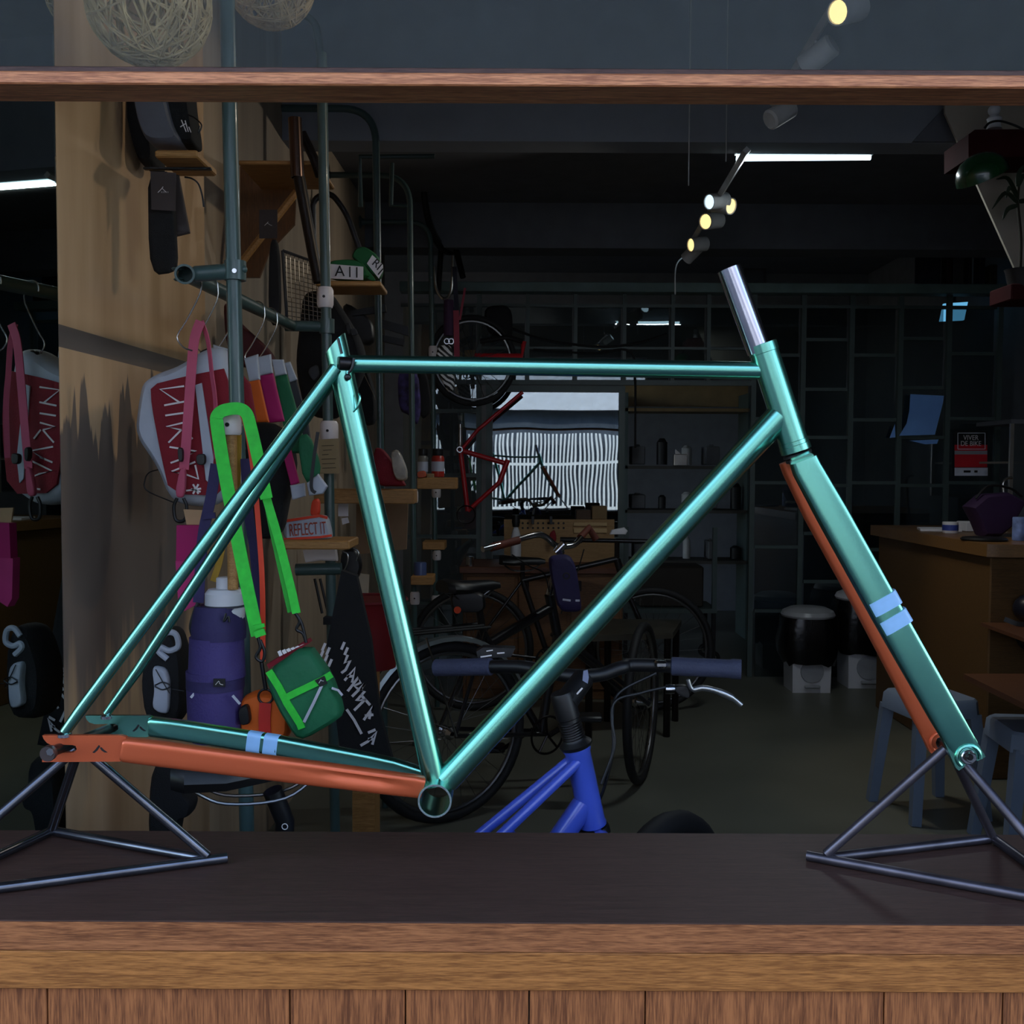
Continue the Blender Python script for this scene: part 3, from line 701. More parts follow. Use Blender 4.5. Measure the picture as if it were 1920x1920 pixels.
q.build('printed_mark', m_ink, tg2)
MB().puff([(506, 448), (524, 450), (528, 610), (504, 610)], 2.92, .03).build('hanging_strap', m_blackcloth, label='black strap hanging under the dark tag beside the mesh basket', cat='strap')
bs = T('mesh_basket', 'grey wire mesh panel leaning behind the hangers', 'mesh panel', at(570, 610, 3.1))
q = MB()
for i in range(9): q.tube(A([(536+i*8, 470+i*3.4), (540+i*8, 606)], 3.12), .0012, 4)
for i in range(15): q.tube(A([(534, 474+i*9), (604, 498+i*8)], 3.121), .0012, 4)
q.build('wire_mesh', m_wire, bs)
MB().tube(A([(530, 470), (604, 496), (606, 606), (538, 606), (530, 470)], 3.12), .005, 6).build('frame', m_greyd, bs)
ar = T('frame_tube_arch', 'bent black tube arch behind the second post', 'tube', at(590, 420, 3.3))
MB().tube(bend(A([(588, 470), (587, 372), (620, 360), (650, 400), (675, 470)], 3.35), .05), .0095, 10).build('bent_tube', m_black, ar)

# ---- caps on the shelf, reflective bands
cap = T('cycling_cap', 'green cycling cap with white lettered panel lying flat on the pine shelf', 'cap', at(650, 527, 3.12))
MB().puff([(615, 492), (660, 488), (686, 496), (700, 526), (615, 526)], 3.13, .07).build('crown', m_cap, cap)
MB().slab([(620, 495), (681, 500), (681, 525), (620, 522)], 3.088, .003).build('panel', m_ink, cap)
for g, (cx, cy, w2) in zip('AII', ((637, 509, 1), (656, 511, .9), (669, 512, .9))):
    text(g, at(cx, cy, 3.086), .045, m_inkb, 'printed_letter', cap, sx=w2)
cap2 = T('cycling_cap', 'green cycling cap tipped on its edge against the other cap', 'cap', at(695, 527, 3.2))
MB().puff([(659, 486), (668, 468), (686, 464), (710, 480), (719, 505), (714, 522), (704, 524), (690, 505)], 3.17, .08).build('crown', m_cap, cap2)
MB().slab([(688, 494), (698, 478), (718, 496), (718, 508), (710, 522)], 3.124, .003).build('panel', m_ink, cap2)
for g, cx, cy in (('R', 705, 494), ('I', 711, 501), ('I', 713, 510)):
    text(g, at(cx, cy, 3.122), .034, m_inkb, 'printed_letter', cap2, roll=.7)
MB().puff([(660, 500), (690, 505), (706, 526), (698, 528), (672, 514)], 3.12, .012).build('brim', m_cap, cap2)
rb_ = T('reflective_band', 'white lettered reflective band with orange edges on the lower pine shelf', 'reflective band', at(580, 1014, 2.7))
MB().puff([(532, 974), (600, 964), (615, 968), (623, 1002), (621, 1011), (532, 1014)], 2.70, .07).build('band', m_whitefab, rb_)
MB().ribbon(A([(534, 977), (600, 967), (614, 971)], 2.664), .007, .006).build('orange_edge', m_oranges, rb_)
MB().ribbon(A([(533, 1011), (600, 1007), (622, 1004)], 2.664), .006, .006).build('orange_edge', m_oranges, rb_)
MB().slab([(536, 980), (610, 974), (616, 1001), (538, 1009)], 2.662, .003).build('panel', m_whitefab, rb_)
text('REFLECT IT', at(577, 993, 2.66), .046, M('orange_ink', (160, 60, 30), .6), 'printed_word', rb_, roll=-.08, sx=.42)
MB().puff([(586, 936), (600, 934), (600, 968), (582, 968)], 2.78, .03).build('reflective_band', m_oranges, label='orange-tipped band standing behind the lettered one', cat='reflective band')

# ---- wire hangers on the rail
def railpt(f): return rA.lerp(rB, f)
hang = [(.04, -1, 'first wire hanger from the window'), (.16, 1, 'second wire hanger from the window'), (.34, -1, 'third wire hanger, just behind the front post'), (.58, 1, 'fourth wire hanger from the window'), (.72, 1, 'fifth wire hanger, nearest the second post')]
for f, sg, lab in hang:
    c = railpt(f); r = .018
    pts = [c+Vector((math.cos(a)*r, 0, math.sin(a)*r)) for a in [math.radians(200-k*20) for k in range(0, 11)]]
    pts += [c+Vector((r*.9, 0, -.03)), c+Vector((-.012, 0, -.085)), c+Vector((-.03, 0, -.115)), c+Vector((-.018, 0, -.135)), c+Vector((.0, 0, -.142))]
    MB().tube(curve(pts, 3), .0017, 6).build('wire_hanger', m_wire, label=lab+' on the green rail', cat='hanger', group='wire hangers on the rail')

# ---- bags on the hangers
b1 = T('roll_bag', 'white and dark red bag with white angular lettering, hanging nearest the window', 'bag', at(345, 955, 2.12))
MB().puff([(300, 702), (345, 686), (400, 650), (430, 655), (448, 760), (438, 930), (395, 952), (330, 944), (305, 880), (262, 818), (268, 760), (276, 718)], 2.14, .10, 2).build('body', m_whitefab, b1)
MB().slab(chaikin([(282, 722), (345, 706), (400, 695), (424, 690), (436, 800), (425, 930), (318, 926), (300, 845), (284, 760)], 1), 2.084, .006).build('front_panel', m_red, b1)
MB().slab([(366, 722), (378, 718), (400, 860), (395, 908), (386, 900)], 2.081, .003).build('white_stripe', m_whitefab, b1)
q = MB()
for L in ([(345, 724), (300, 730), (336, 754)], [(308, 760), (346, 753)], [(310, 779), (346, 774)], [(346, 792), (312, 800), (340, 806)], [(340, 806), (316, 830)],
          [(345, 806), (361, 823)], [(318, 838), (368, 846), (338, 862)], [(320, 868), (348, 858)], [(366, 866), (322, 884), (350, 890), (372, 898), (366, 872)], [(349, 920), (377, 916)], [(362, 908), (372, 926)], [(372, 908), (362, 926)], [(358, 917), (376, 922)]):
    q.ribbon(A(L, 2.0822), .0036, .0012)
q.build('lettering', m_ink, b1)
MB().tube(curve(A([(330, 944), (276, 920), (272, 900), (280, 886), (300, 880)], 2.12), 6), .0014, 6).build('cord_loop', m_black, b1)
MB().puff([(375, 660), (398, 650), (400, 700), (372, 700)], 2.12, .03).build('hanger_clip', m_black, b1)
sp_ = T('shoulder_strap', 'pink webbing shoulder strap looped over the first hanger', 'strap', at(345, 960, 2.05))
MB().ribbon(curve(A([(376, 602), (364, 640), (357, 720), (350, 820), (345, 880)], 2.055), 6), .0195, .002).build('webbing', m_pink, sp_)
MB().ribbon(curve(A([(378, 602), (390, 640), (397, 700), (404, 760), (404, 860)], 2.065), 6), .011, .002, (-.6, -.8, 0)).build('webbing', m_pink, sp_)
MB().puff([(338, 878), (350, 876), (347, 934), (328, 932)], 2.055, .012).build('adjuster', m_pink, sp_)
MB().puff([(334, 838), (344, 840), (344, 866), (336, 866)], 2.05, .014).build('buckle', m_black, sp_)
MB().puff([(368, 852), (386, 850), (386, 872), (370, 872)], 2.06, .012).build('slider', m_black, sp_)
MB().tube(curve(A([(332, 934), (326, 950), (330, 975), (346, 975), (350, 950), (344, 934)], 2.06), 5), .0035, 8).build('snap_hook', m_black, sp_)
def pouch(label, poly, top, D, mat, t=.03):
    o = T('hanging_pouch', label, 'pouch', at(poly[2][0], poly[2][1], D))
    MB().puff(poly, D, t*.5, 0).build('body', mat, o)
    if top: MB().puff(top, D-.003, t*.52, 0).build('white_collar', m_whitefab, o)
    return o
pouch('dark red pouch with white collar behind the front post', [(402, 672), (432, 672), (470, 720), (482, 790), (440, 800), (408, 800)], [(400, 646), (432, 655), (434, 676), (402, 676)], 2.22, m_red)
pouch('orange pouch with white collar, third on the rail', [(466, 714), (486, 708), (505, 792), (478, 792)], [(458, 672), (484, 664), (488, 712), (468, 716)], 2.32, m_orangef)
pouch('magenta pouch with white collar, fourth on the rail', [(486, 704), (512, 698), (534, 790), (504, 793)], [(482, 670), (508, 664), (512, 700), (488, 705)], 2.42, m_magenta)
pouch('green pouch with white collar, fifth on the rail', [(516, 705), (538, 700), (560, 780), (575, 850), (540, 850)], [(510, 674), (532, 674), (538, 702), (516, 706)], 2.52, m_greenf)
pouch('charcoal pouch with white collar, last on the rail', [(543, 716), (556, 712), (578, 790), (585, 840), (565, 840)], [(534, 680), (544, 678), (558, 712), (544, 717)], 2.60, m_greyd)
big = T('tote_bag', 'long black bag with magenta and green lower panels below the small pouches', 'bag', at(560, 935, 2.5))
MB().puff([(432, 792), (530, 792), (560, 860), (545, 930), (530, 1010), (455, 1010)], 2.55, .06).build('body', m_blackcloth, big)
MB().puff([(530, 850), (544, 835), (562, 905), (546, 912)], 2.50, .012, 0).build('magenta_panel', m_magenta, big)
MB().puff([(556, 818), (580, 812), (602, 870), (598, 900), (570, 906)], 2.48, .016, 1).build('green_panel', m_greenf, big)
MB().puff([(544, 910), (572, 905), (574, 930), (548, 938)], 2.49, .012, 0).puff([(575, 906), (597, 888), (615, 912), (606, 926), (580, 930)], 2.47, .02, 0).build('white_hem', m_whitefab, big)
MB().ribbon(curve(A([(596, 810), (590, 850), (584, 900), (585, 918), (592, 924)], 2.44), 5), .008, .002).build('strap', m_black, big)
MB().puff([(420, 560), (445, 600), (512, 660), (520, 690), (440, 690), (425, 640)], 2.75, .05).build('hanging_shirt', M('maroon_fabric', (64, 8, 16), .8), label='maroon garment hanging behind the wire hangers', cat='garment')

# ---- lanyard straps and pouches in front
D0 = 1.86
ln = T('lanyard_pouch', 'green pouch with neon green webbing and long neon shoulder strap', 'pouch', at(570, 1390, D0))
MB().ribbon(curve(A([(408, 796), (406, 782), (418, 770), (446, 766), (462, 775), (470, 800), (484, 860), (500, 935)], D0-.02), 6), .022, .002).build('strap', m_neon, ln)
MB().ribbon(curve(A([(406, 788), (412, 830), (425, 905), (455, 1060), (483, 1192)], D0-.022), 6), .0235, .0025).build('strap', m_neon, ln)
MB().ribbon(curve(A([(500, 935), (522, 1010), (545, 1100), (556, 1150)], D0), 6), .0155, .0025).build('strap', m_neon, ln)
MB().ribbon(curve(A([(498, 930), (512, 1000), (532, 1090), (545, 1148)], D0+.012), 6), .011, .002).build('strap', M('neon_green_shade', (44, 186, 54), .6), ln)
MB().ribbon(A([(476, 1176), (496, 1172)], D0-.03), .007, .004).ribbon(A([(478, 1190), (497, 1184)], D0-.03), .012, .004).build('strap_end', m_neon, ln)
MB().tube(curve(A([(484, 1196), (488, 1215), (480, 1232), (492, 1240), (496, 1222), (488, 1200)], D0-.025), 5), .003, 8).build('snap_hook', m_black, ln)
MB().tube(curve(A([(554, 1150), (562, 1165), (556, 1180), (568, 1188), (574, 1205), (566, 1170), (556, 1152)], D0), 5), .003, 8).build('snap_hook', m_black, ln)
body = [(498, 1260), (578, 1202), (622, 1262), (646, 1330), (640, 1345), (574, 1384), (556, 1378), (520, 1318)]
MB().puff(body, D0+.02, .06, 1).build('body', m_greenf, ln)
def pq(p, D=D0-.013): return A(p, D)
MB().ribbon(pq([(504, 1258), (524, 1290), (538, 1318), (562, 1356), (566, 1366)]), .0135, .003).build('webbing', m_neon, ln)
MB().ribbon(pq([(528, 1312), (560, 1296), (604, 1275), (622, 1264)], D0-.0145), .0125, .003).build('webbing', m_neon, ln)
MB().ribbon(pq([(603, 1286), (588, 1318), (570, 1354)], D0-.016), .0052, .002).ribbon(pq([(622, 1290), (634, 1294), (642, 1304)], D0-.012), .004, .002).build('reflective_strip', m_refl, ln)
MB().slab([(590, 1276), (608, 1267), (614, 1282), (600, 1288)], D0-.0178, .001).build('brand_label', m_inkb, ln)
q = MB()
for L in ([(598, 1281), (602, 1274)], [(601, 1276), (607, 1277)]): q.tube(A(L, D0-.0182), .0005, 5)
q.build('label_mark', m_ink, ln)
MB().slab([(500, 1246), (576, 1200), (580, 1206), (504, 1254)], D0+.015, .03).build('lining', m_red, ln)
q = MB()
for i in range(6): q.slab([(520+i*8, 1222-i*2), (526+i*8, 1219-i*2), (530+i*8, 1228-i*4), (524+i*8, 1231-i*4)], D0+.004, .002)
q.build('lining_print', m_ink, ln)
pp_ = T('bottle_pouch', 'purple bottle pouch with white reflective strips holding a white bottle', 'pouch', at(408, 1370, 1.9))
MB().lathe([(.046, 0), (.050, .03), (.0525, .12), (.0525, .13)], at(404, 1385, 1.9), (0, 0, 1), 24).build('lower_body', m_purple, pp_)
q = MB(); q.lathe([(.0525, 0), (.0505, .04), (.0495, .075)], at(407, 1268, 1.9), (0, 0, 1), 24); q.build('upper_body', m_purple, pp_)
MB().lathe([(.0532, 0), (.0532, .020)], at(404, 1289, 1.9), (0, 0, 1), 24).build('webbing_band', m_purpled, pp_)
MB().lathe([(.0495, 0), (.0505, .02), (.047, .045), (.043, .062)], at(410, 1197, 1.9), (0, 0, 1), 24).build('gathered_top', m_purpled, pp_)
MB().slab([(400, 1273), (422, 1273), (422, 1288), (400, 1288)], 1.844, .003).build('brand_label', m_inkb, pp_)
q = MB()
for L in ([(404, 1284), (410, 1277), (412, 1280)], [(411, 1281), (414, 1283), (418, 1284)]): q.tube(A(L, 1.8436), .0006, 5)
q.build('label_mark', m_ink, pp_)
MB().ribbon(A([(358, 1308), (368, 1296), (384, 1288)], 1.856), .0045, .002).ribbon(A([(436, 1304), (450, 1320)], 1.852), .0045, .002).build('reflective_strip', m_refl, pp_)
MB().ribbon(curve(A([(405, 870), (396, 930), (380, 1010), (372, 1130)], 1.885), 6), .020, .002).build('strap', m_purpled, pp_)
MB().ribbon(A([(382, 968), (404, 966)], 1.88), .011, .006).build('strap_adjuster', m_purpled, pp_)
MB().ribbon(curve(A([(460, 860), (466, 960), (478, 1040), (486, 1160)], 1.90), 6), .018, .002).build('strap', m_purpled, pp_)
MB().tube(curve(A([(372, 1130), (364, 1150), (358, 1178), (368, 1200), (374, 1170), (374, 1135)], 1.885), 5), .004, 8).build('snap_hook', m_black, pp_)
MB().tube(curve(A([(424, 1150), (420, 1165), (428, 1156), (430, 1166)], 1.85), 5), .002, 6).build('drawstring', m_black, pp_)
bt = T('water_bottle', 'white plastic water bottle standing in the purple pouch', 'bottle', at(422, 1150, 1.9))
MB().lathe([(.034, -.02), (.0365, 0), (.0365, .008), (.034, .012), (.0365, .014), (.0365, .038), (.030, .046), (.016, .047), (.0155, .066), (.013, .068)], at(422, 1150, 1.9), (0, 0, 1), 26).build('body', m_whiteplastic, bt)
MB().lathe([(.0372, 0), (.0372, .004)], at(422, 1137, 1.9), (0, 0, 1), 26).build('neck_ring', m_greyd, bt)
MB().lathe([(.0142, 0), (.0142, .018), (.012, .020)], at(432, 1103, 1.9), (0, 0, 1), 18).build('cap', m_whiteplastic, bt)
MB().ribbon(curve(A([(452, 772), (462, 800), (475, 880), (486, 1000), (492, 1100), (493, 1240)], 1.875), 6), .0095, .002).build('webbing_strap', m_oranges, label='orange webbing strap hanging beside the neon green one', cat='strap')
MB().ribbon(curve(A([(446, 815), (440, 900), (424, 980), (412, 1050), (400, 1090)], 1.91), 6), .012, .002).ribbon(curve(A([(448, 815), (446, 900), (440, 1000), (444, 1080)], 1.915), 6), .010, .002).build('webbing_strap', m_yellow, label='mustard yellow webbing strap hanging behind the neon one', cat='strap')
op = T('small_pouch', 'orange pouch with red webbing clipped below the neon strap', 'pouch', at(497, 1390, 1.9))
MB().puff([(452, 1308), (480, 1294), (520, 1298), (548, 1320), (546, 1390), (456, 1392)], 1.92, .06).build('body', m_orangef, op)
MB().ribbon(A([(498, 1318), (496, 1345), (497, 1392)], 1.886), .022, .003).build('webbing', M('red_webbing', (196, 40, 30), .6), op)
MB().torus(at(498, 1306, 1.888), (0, 1, 0), .0135, .0022, 20, 8).build('ring', m_black, op)
MB().tube(A([(490, 1240), (498, 1292)], 1.885), .004, 8).build('clip', m_black, op)
MB().puff([(448, 1326), (466, 1318), (472, 1356), (452, 1360)], 1.88, .02).build('buckle', m_black, op)
mg = T('hanging_pouch', 'magenta flat pouch hanging from the dark hook beside the pillar', 'pouch', at(355, 1140, 2.0))
MB().slab([(331, 985), (384, 985), (378, 1052), (330, 1052)], 2.0, .02).build('upper_flap', m_magenta, mg)
MB().slab([(329, 1052), (380, 1052), (366, 1135), (345, 1146), (334, 1130)], 2.004, .02).build('lower_body', M('pink_fabric', (196, 50, 120), .7), mg)
MB().slab([(344, 955), (386, 957), (382, 985), (350, 985)], 2.02, .004).build('kraft_tag', M('pale_wood_tag', (186, 150, 112), .7), label='pale brown card above the magenta pouch', cat='tag')
kb = T('frame_bag', 'black bag with white panel and thin cords against the pillar', 'bag', at(315, 1350, 2.02))
MB().puff([(300, 1180), (335, 1172), (352, 1230), (352, 1355), (282, 1352), (272, 1260)], 2.03, .08).build('body', m_blackcloth, kb)
MB().puff([(286, 1246), (312, 1252), (320, 1276), (318, 1338), (300, 1336), (287, 1326), (292, 1290)], 1.985, .02).build('white_panel', m_whitefab, kb)
MB().tube(curve(A([(300, 1200), (314, 1186), (330, 1190), (334, 1212), (318, 1220), (302, 1214), (298, 1222), (314, 1236)], 1.99), 6), .006, 8).build('rolled_cloth', m_whitefab, kb)
MB().tube(curve(A([(290, 1285), (305, 1279), (320, 1286), (305, 1293), (290, 1287)], 1.972), 6), .0013, 6).tube(A([(292, 1255), (306, 1280), (318, 1300)], 1.972), .001, 6).tube(A([(322, 1292), (345, 1296)], 1.975), .001, 6).build('cord', m_black, kb)
MB().puff([(288, 1420), (345, 1425), (350, 1480), (368, 1500), (362, 1525), (340, 1530), (330, 1590), (282, 1590)], 2.06, .06).build('dark_sack', m_blackcloth, label='black sack on the floor against the pillar under the frame bag', cat='sack')

# ---- black printed board, red bucket
pd = T('printed_banner', 'long black banner with white angular lettering leaning behind the green pouch', 'banner', at(690, 1420, 2.45))
MB().slab([(640, 1070), (668, 1080), (695, 1200), (712, 1340), (735, 1425), (640, 1430), (628, 1330), (612, 1210)], 2.5, .03).build('board', m_blackcloth, pd)
q = MB()
def zz(pts): q.ribbon(A(pts, 2.496), .0066, .001)
zz([(652, 1228), (646, 1244), (657, 1238), (648, 1256), (640, 1262)]); zz([(646, 1276), (666, 1252), (660, 1280)]); zz([(650, 1268), (662, 1268)])
zz([(652, 1296), (672, 1270), (676, 1280), (664, 1286), (672, 1292)]); zz([(660, 1306), (684, 1282), (676, 1294), (684, 1296), (668, 1314), (680, 1312)])
zz([(664, 1332), (686, 1310)]); zz([(676, 1302), (694, 1322)]); zz([(682, 1350), (700, 1324), (692, 1348)]); zz([(684, 1342), (700, 1340)])
zz([(650, 1330), (664, 1350), (678, 1376)]); zz([(676, 1398), (690, 1390), (706, 1372), (698, 1396)]); zz([(690, 1386), (700, 1386)]); zz([(690, 1374), (704, 1368)])
for x, y in ((604, 1206), (612, 1214), (600, 1220), (608, 1228), (616, 1236), (640, 1204), (646, 1214)): zz([(x+6, y), (x, y+14)])
q.build('lettering', m_ink, pd)
bk = T('red_bucket', 'dark red bucket on the floor behind the banner', 'bucket', at(688, 1250, 3.1))
MB().lathe([(.085, 0), (.10, .12), (.115, .20), (.118, .205)], at(690, 1250, 3.1), (0, 0, 1), 22).build('body', M('red_plastic', (112, 18, 22), .5), bk)
MB().torus(at(690, 1124, 3.1), (0, 0, 1), .117, .006, 24, 6).build('rim', M('red_plastic', (112, 18, 22), .5), bk)
MB().box(tuple(at(660, 1250, 3.1)*1.0-Vector((0, 0, at(660, 1250, 3.1).z-.003))), tuple(at(712, 1250, 3.22))).build('wooden_crate', m_ply, label='plain wooden crate under the red bucket', cat='crate')
# card tag, dark bag on the second post
ct = MB().slab([(597, 824), (635, 822), (636, 888), (600, 888)], 2.83, .0015).build('price_card', m_kraft, label='handwritten kraft card hanging from the second post', cat='card')
q = MB()
for i, (a, b) in enumerate(((603, 626), (606, 622), (604, 616), (603, 630), (604, 628), (604, 630))): q.tube(A([(a, 836+i*8.4), (b, 835+i*8.4)], 2.8288), .0007, 5)
q.build('handwriting', m_inkb, ct)
mbg = T('messenger_bag', 'black messenger bag hanging behind the seat tube', 'bag', at(620, 790, 3.2))
MB().puff([(572, 548), (620, 545), (650, 590), (680, 640), (690, 690), (640, 790), (575, 780), (556, 690), (566, 600)], 3.35, .12).build('body', m_blackcloth, mbg)
MB().puff([(648, 606), (656, 606), (662, 626), (652, 628)], 3.27, .01).build('buckle', m_greyd, mbg)
MB().puff([(655, 616), (668, 616), (672, 628), (660, 630)], 3.26, .01).build('buckle', m_greyd, mbg)
MB().puff([(580, 690), (596, 682), (600, 705), (588, 716), (578, 700)], 3.26, .02).build('buckle', m_greyd, mbg)
vb = T('saddle_bag', 'black zipped bag hanging on the wall right of the seat tube', 'bag', at(690, 800, 3.9))
MB().puff([(668, 660), (690, 690), (705, 740), (706, 795), (684, 800), (672, 760)], 3.9, .08).build('body', m_blackcloth, vb)
MB().tube(A([(682, 700), (702, 742), (704, 750)], 3.855), .0016, 6).build('zip', m_wire, vb)
for lab, p, D in (('upper black clamp arm bolted between the third and fourth posts', [(655, 583), (722, 570), (724, 584), (660, 592)], 4.05), ('middle black clamp arm reaching to the fourth post', [(706, 596), (765, 612), (766, 630), (708, 612)], 4.5), ('lower black clamp arm by the third post', [(716, 628), (758, 636), (756, 648), (716, 640)], 4.4)):
    MB().slab(p, D, .03).build('clamp_arm', m_black, label=lab, cat='clamp arm')
MB().puff([(640, 560), (700, 600), (704, 640), (690, 650), (650, 640)], 4.1, .06).build('repair_clamp', m_black, label='black repair stand clamp head beside the third post', cat='clamp')
# goods on the shelves
def jar(label, px, pyb, pyt, D, w_, mat, lid, mid=None):
    o = T('jar', label, 'jar', at(px, pyb, D)); s_ = pxm(D); h_ = (pyb-pyt)*s_; r = w_*s_/2
    MB().lathe([(r*.95, 0), (r, h_*.05), (r, h_*.68), (r*.8, h_*.76)], at(px, pyb, D), (0, 0, 1), 16).build('body', mat, o)
    MB().lathe([(r*.82, h_*.76), (r*.85, h_*.78), (r*.85, h_), (r*.7, h_*1.01)], at(px, pyb, D), (0, 0, 1), 16).build('lid', lid, o)
    MB().lathe([(r*1.02, h_*.2), (r*1.02, h_*.55)], at(px, pyb, D), (0, 0, 1), 16, False).build('paper_label', mid or m_whitefab, o)
jar('clear jar with black lid on the pine shelf', 793, 895, 842, 5.08, 20, M('grey_jar', (120, 116, 108), .2), m_black)
jar('red labelled jar with black lid on the pine shelf', 821, 894, 842, 5.08, 24, M('red_jar', (168, 46, 34), .3), m_black)
MB().puff([(782, 884), (798, 882), (800, 895), (783, 897)], 5.02, .05).build('tape_roll', M('orange_tape', (190, 84, 50), .5), label='orange tape roll in front of the jars', cat='tape roll')
MB().cbox(tuple(at(800, 897, 5.02)), tuple(at(815, 888, 5.08)), .002).build('small_box', m_kraft, label='tiny brown box between tape roll and red jar', cat='box')
MB().puff([(732, 846), (748, 842), (764, 880), (764, 902), (740, 900)], 3.82, .05).build('plastic_bag', M('crumpled_film', (176, 166, 150), .3, var=.3, scale=30), label='crumpled clear plastic bag on the pine shelf', cat='bag')
MB().puff([(700, 838), (722, 842), (760, 906), (762, 912), (702, 912)], 3.86, .05).build('red_pouch', m_red, label='dark red pouch lying on the shelf under the crumpled plastic bag', cat='pouch')
MB().slab([(634, 940), (653, 940), (653, 968), (634, 968)], 3.9, .002).slab([(640, 972), (652, 970), (655, 980), (642, 984)], 3.89, .002).build('price_card', m_ink, label='white price card on the wall below the pine shelf', cat='card')
MB().slab([(668, 945), (765, 940), (762, 1030), (668, 1040)], 4.2, .02).build('cardboard_sheet', M('cardboard', (140, 112, 84), .8), label='cardboard sheet standing behind the seat tube', cat='cardboard')
MB().slab([(670, 1075), (692, 1078), (690, 1115), (668, 1112)], 3.4, .01).build('wall_card', M('card_beige', (180, 166, 142), .8), label='beige card hanging low on the left wall', cat='card')
blk = T('cable_lock', 'black cable lock with grey cord on the second post', 'lock', at(655, 1110, 2.9))
MB().puff([(640, 1030), (670, 1025), (680, 1060), (672, 1085), (648, 1110), (640, 1080)], 2.95, .06).build('body', m_black, blk)
MB().tube(curve(A([(641, 1034), (652, 1040), (650, 1060), (640, 1080), (648, 1098), (636, 1104)], 2.9), 5), .0022, 6).tube(curve(A([(662, 1028), (672, 1036), (668, 1052)], 2.9), 5), .002, 6).build('cord', m_wire, blk)
MB().tube(A([(590, 1085), (604, 1150)], 2.95), .004, 8).tube(A([(600, 1085), (614, 1145)], 2.95), .004, 8).build('black_rods', m_black, label='pair of thin black rods hanging under the double clamp', cat='rod')
MB().ribbon(A([(608, 1163), (640, 1163)], 2.845), .02, .035).build('post_strap', m_blackcloth, rack)
# grip tape, tassel, straps further back
pt = T('hanging_grip', 'dark purple grip with chrome rings hanging by the hung bicycles', 'grip', at(841, 630, 5.5))
MB().lathe([(.027, 0), (.027, .18), (.025, .19)], at(841, 630, 5.5), (0, 0, 1), 14).build('sleeve', M('plum_fabric', (58, 30, 60), .8), pt)
MB().torus(at(838, 640, 5.5), (0, 1, 0), .014, .004, 14, 6).torus(at(846, 640, 5.5), (0, 1, 0), .014, .004, 14, 6).build('ring', m_chrome, pt)
def zebra():
    mt = bpy.data.materials.new('zebra_cloth'); mt.use_nodes = True
    n = mt.node_tree.nodes; l = mt.node_tree.links; b = n['Principled BSDF']
    tc = n.new('ShaderNodeTexCoord'); wv = n.new('ShaderNodeTexWave'); wv.inputs['Scale'].default_value = 13; wv.inputs['Distortion'].default_value = 5
    mp = n.new('ShaderNodeMapping'); mp.inputs['Rotation'].default_value = (0, .9, 0); l.new(tc.outputs['Object'], mp.inputs[0]); l.new(mp.outputs[0], wv.inputs['Vector'])
    rp = n.new('ShaderNodeValToRGB'); rp.color_ramp.elements[0].position = .45; rp.color_ramp.elements[1].position = .55
    rp.color_ramp.elements[0].color = (.01, .01, .01, 1); rp.color_ramp.elements[1].color = (.75, .75, .75, 1)
    l.new(wv.outputs['Fac'], rp.inputs[0]); l.new(rp.outputs[0], b.inputs['Base Color']); return mt
mz = zebra()
MB().puff([(822, 648), (846, 646), (850, 676), (854, 730), (840, 738), (822, 700), (816, 672)], 5.45, .06).build('zebra_pouch', mz, label='black and white zebra striped pouch crossing behind the top tube', cat='pouch')
MB().ribbon(A([(852, 500), (856, 582)], 5.5), .024, .004).build('webbing_strap', M('navy_webbing', (18, 20, 40), .7), label='navy strap above the dark pink one by the hung bicycles', cat='strap')
MB().ribbon(A([(855, 582), (857, 672)], 5.49), .030, .004).ribbon(A([(872, 540), (862, 600)], 5.5), .012, .004).build('webbing_strap', M('rose_webbing', (150, 52, 70), .7), label='dark pink strap hanging beside the purple grip', cat='strap')
MB().puff([(745, 700), (765, 695), (785, 700), (790, 770), (782, 800), (770, 780), (748, 770)], 5.0, .05).build('jersey', M('violet_print', (54, 44, 92), .8, var=.9, scale=30), label='dark patterned jersey hanging beside the fourth post', cat='jersey')
MB().puff([(784, 690), (800, 695), (812, 770), (790, 790), (782, 740)], 5.2, .05).build('jersey', m_blackcloth, label='black jersey hanging behind the fourth post', cat='jersey')

# ================================================================== back of the shop
DP = 6.57
par = T('glass_partition', 'dark green steel grid partition with glass panes at the back of the shop', 'partition', (at(1500, 1270, DP).x, DP, 0))
zt = zat(541, DP)
XP0 = at(752, 541, DP).x; XP1 = at(1902, 541, DP).x
MB().cbox((XP0, DP-.09, zat(551, DP)), (XP1, DP+.03, zat(533, DP))).build('top_beam', M('beam_steel_paint', (104, 126, 122), .5), par)
def bar_v(px, y0, y1, w_=9, D=DP, parent=par):
    a = at(px-w_/2, y1, D); b = at(px+w_/2, y0, D)
    return MB().box((at(px-w_/2, 880, D).x, D-.015, max(a.z, 0.001)), (at(px+w_/2, 880, D).x, D+.015, b.z)).build('vertical_bar', m_partition, parent)
def bar_h(x0, x1, py, w_=7, D=DP, parent=par):
    return MB().box((at(x0, py, D).x, D-.014, at(x0, py+w_/2, D).z), (at(x1, py, D).x, D+.014, at(x0, py-w_/2, D).z)).build('horizontal_bar', m_partition, parent)
pg = glossy_glass('partition_glass', (.55, .60, .62), .10, .0)
pgd = glossy_glass('door_film_glass', (.18, .20, .22), .26, .012)
def pane(x0, y0, x1, y1, mat=pg, D=DP, parent=par):
    return MB().box((at(x0, y1, D).x, D-.003, at(x0, y1, D).z), (at(x1, y0, D).x, D+.003, at(x0, y0, D).z)).build('pane', mat, parent)
for px in (898, 1410, 1502, 1592, 1683, 1773, 1868): bar_v(px, 552, 1282)
for px in (988, 1077, 1168, 1258, 1325): bar_v(px, 552, 716, 7)
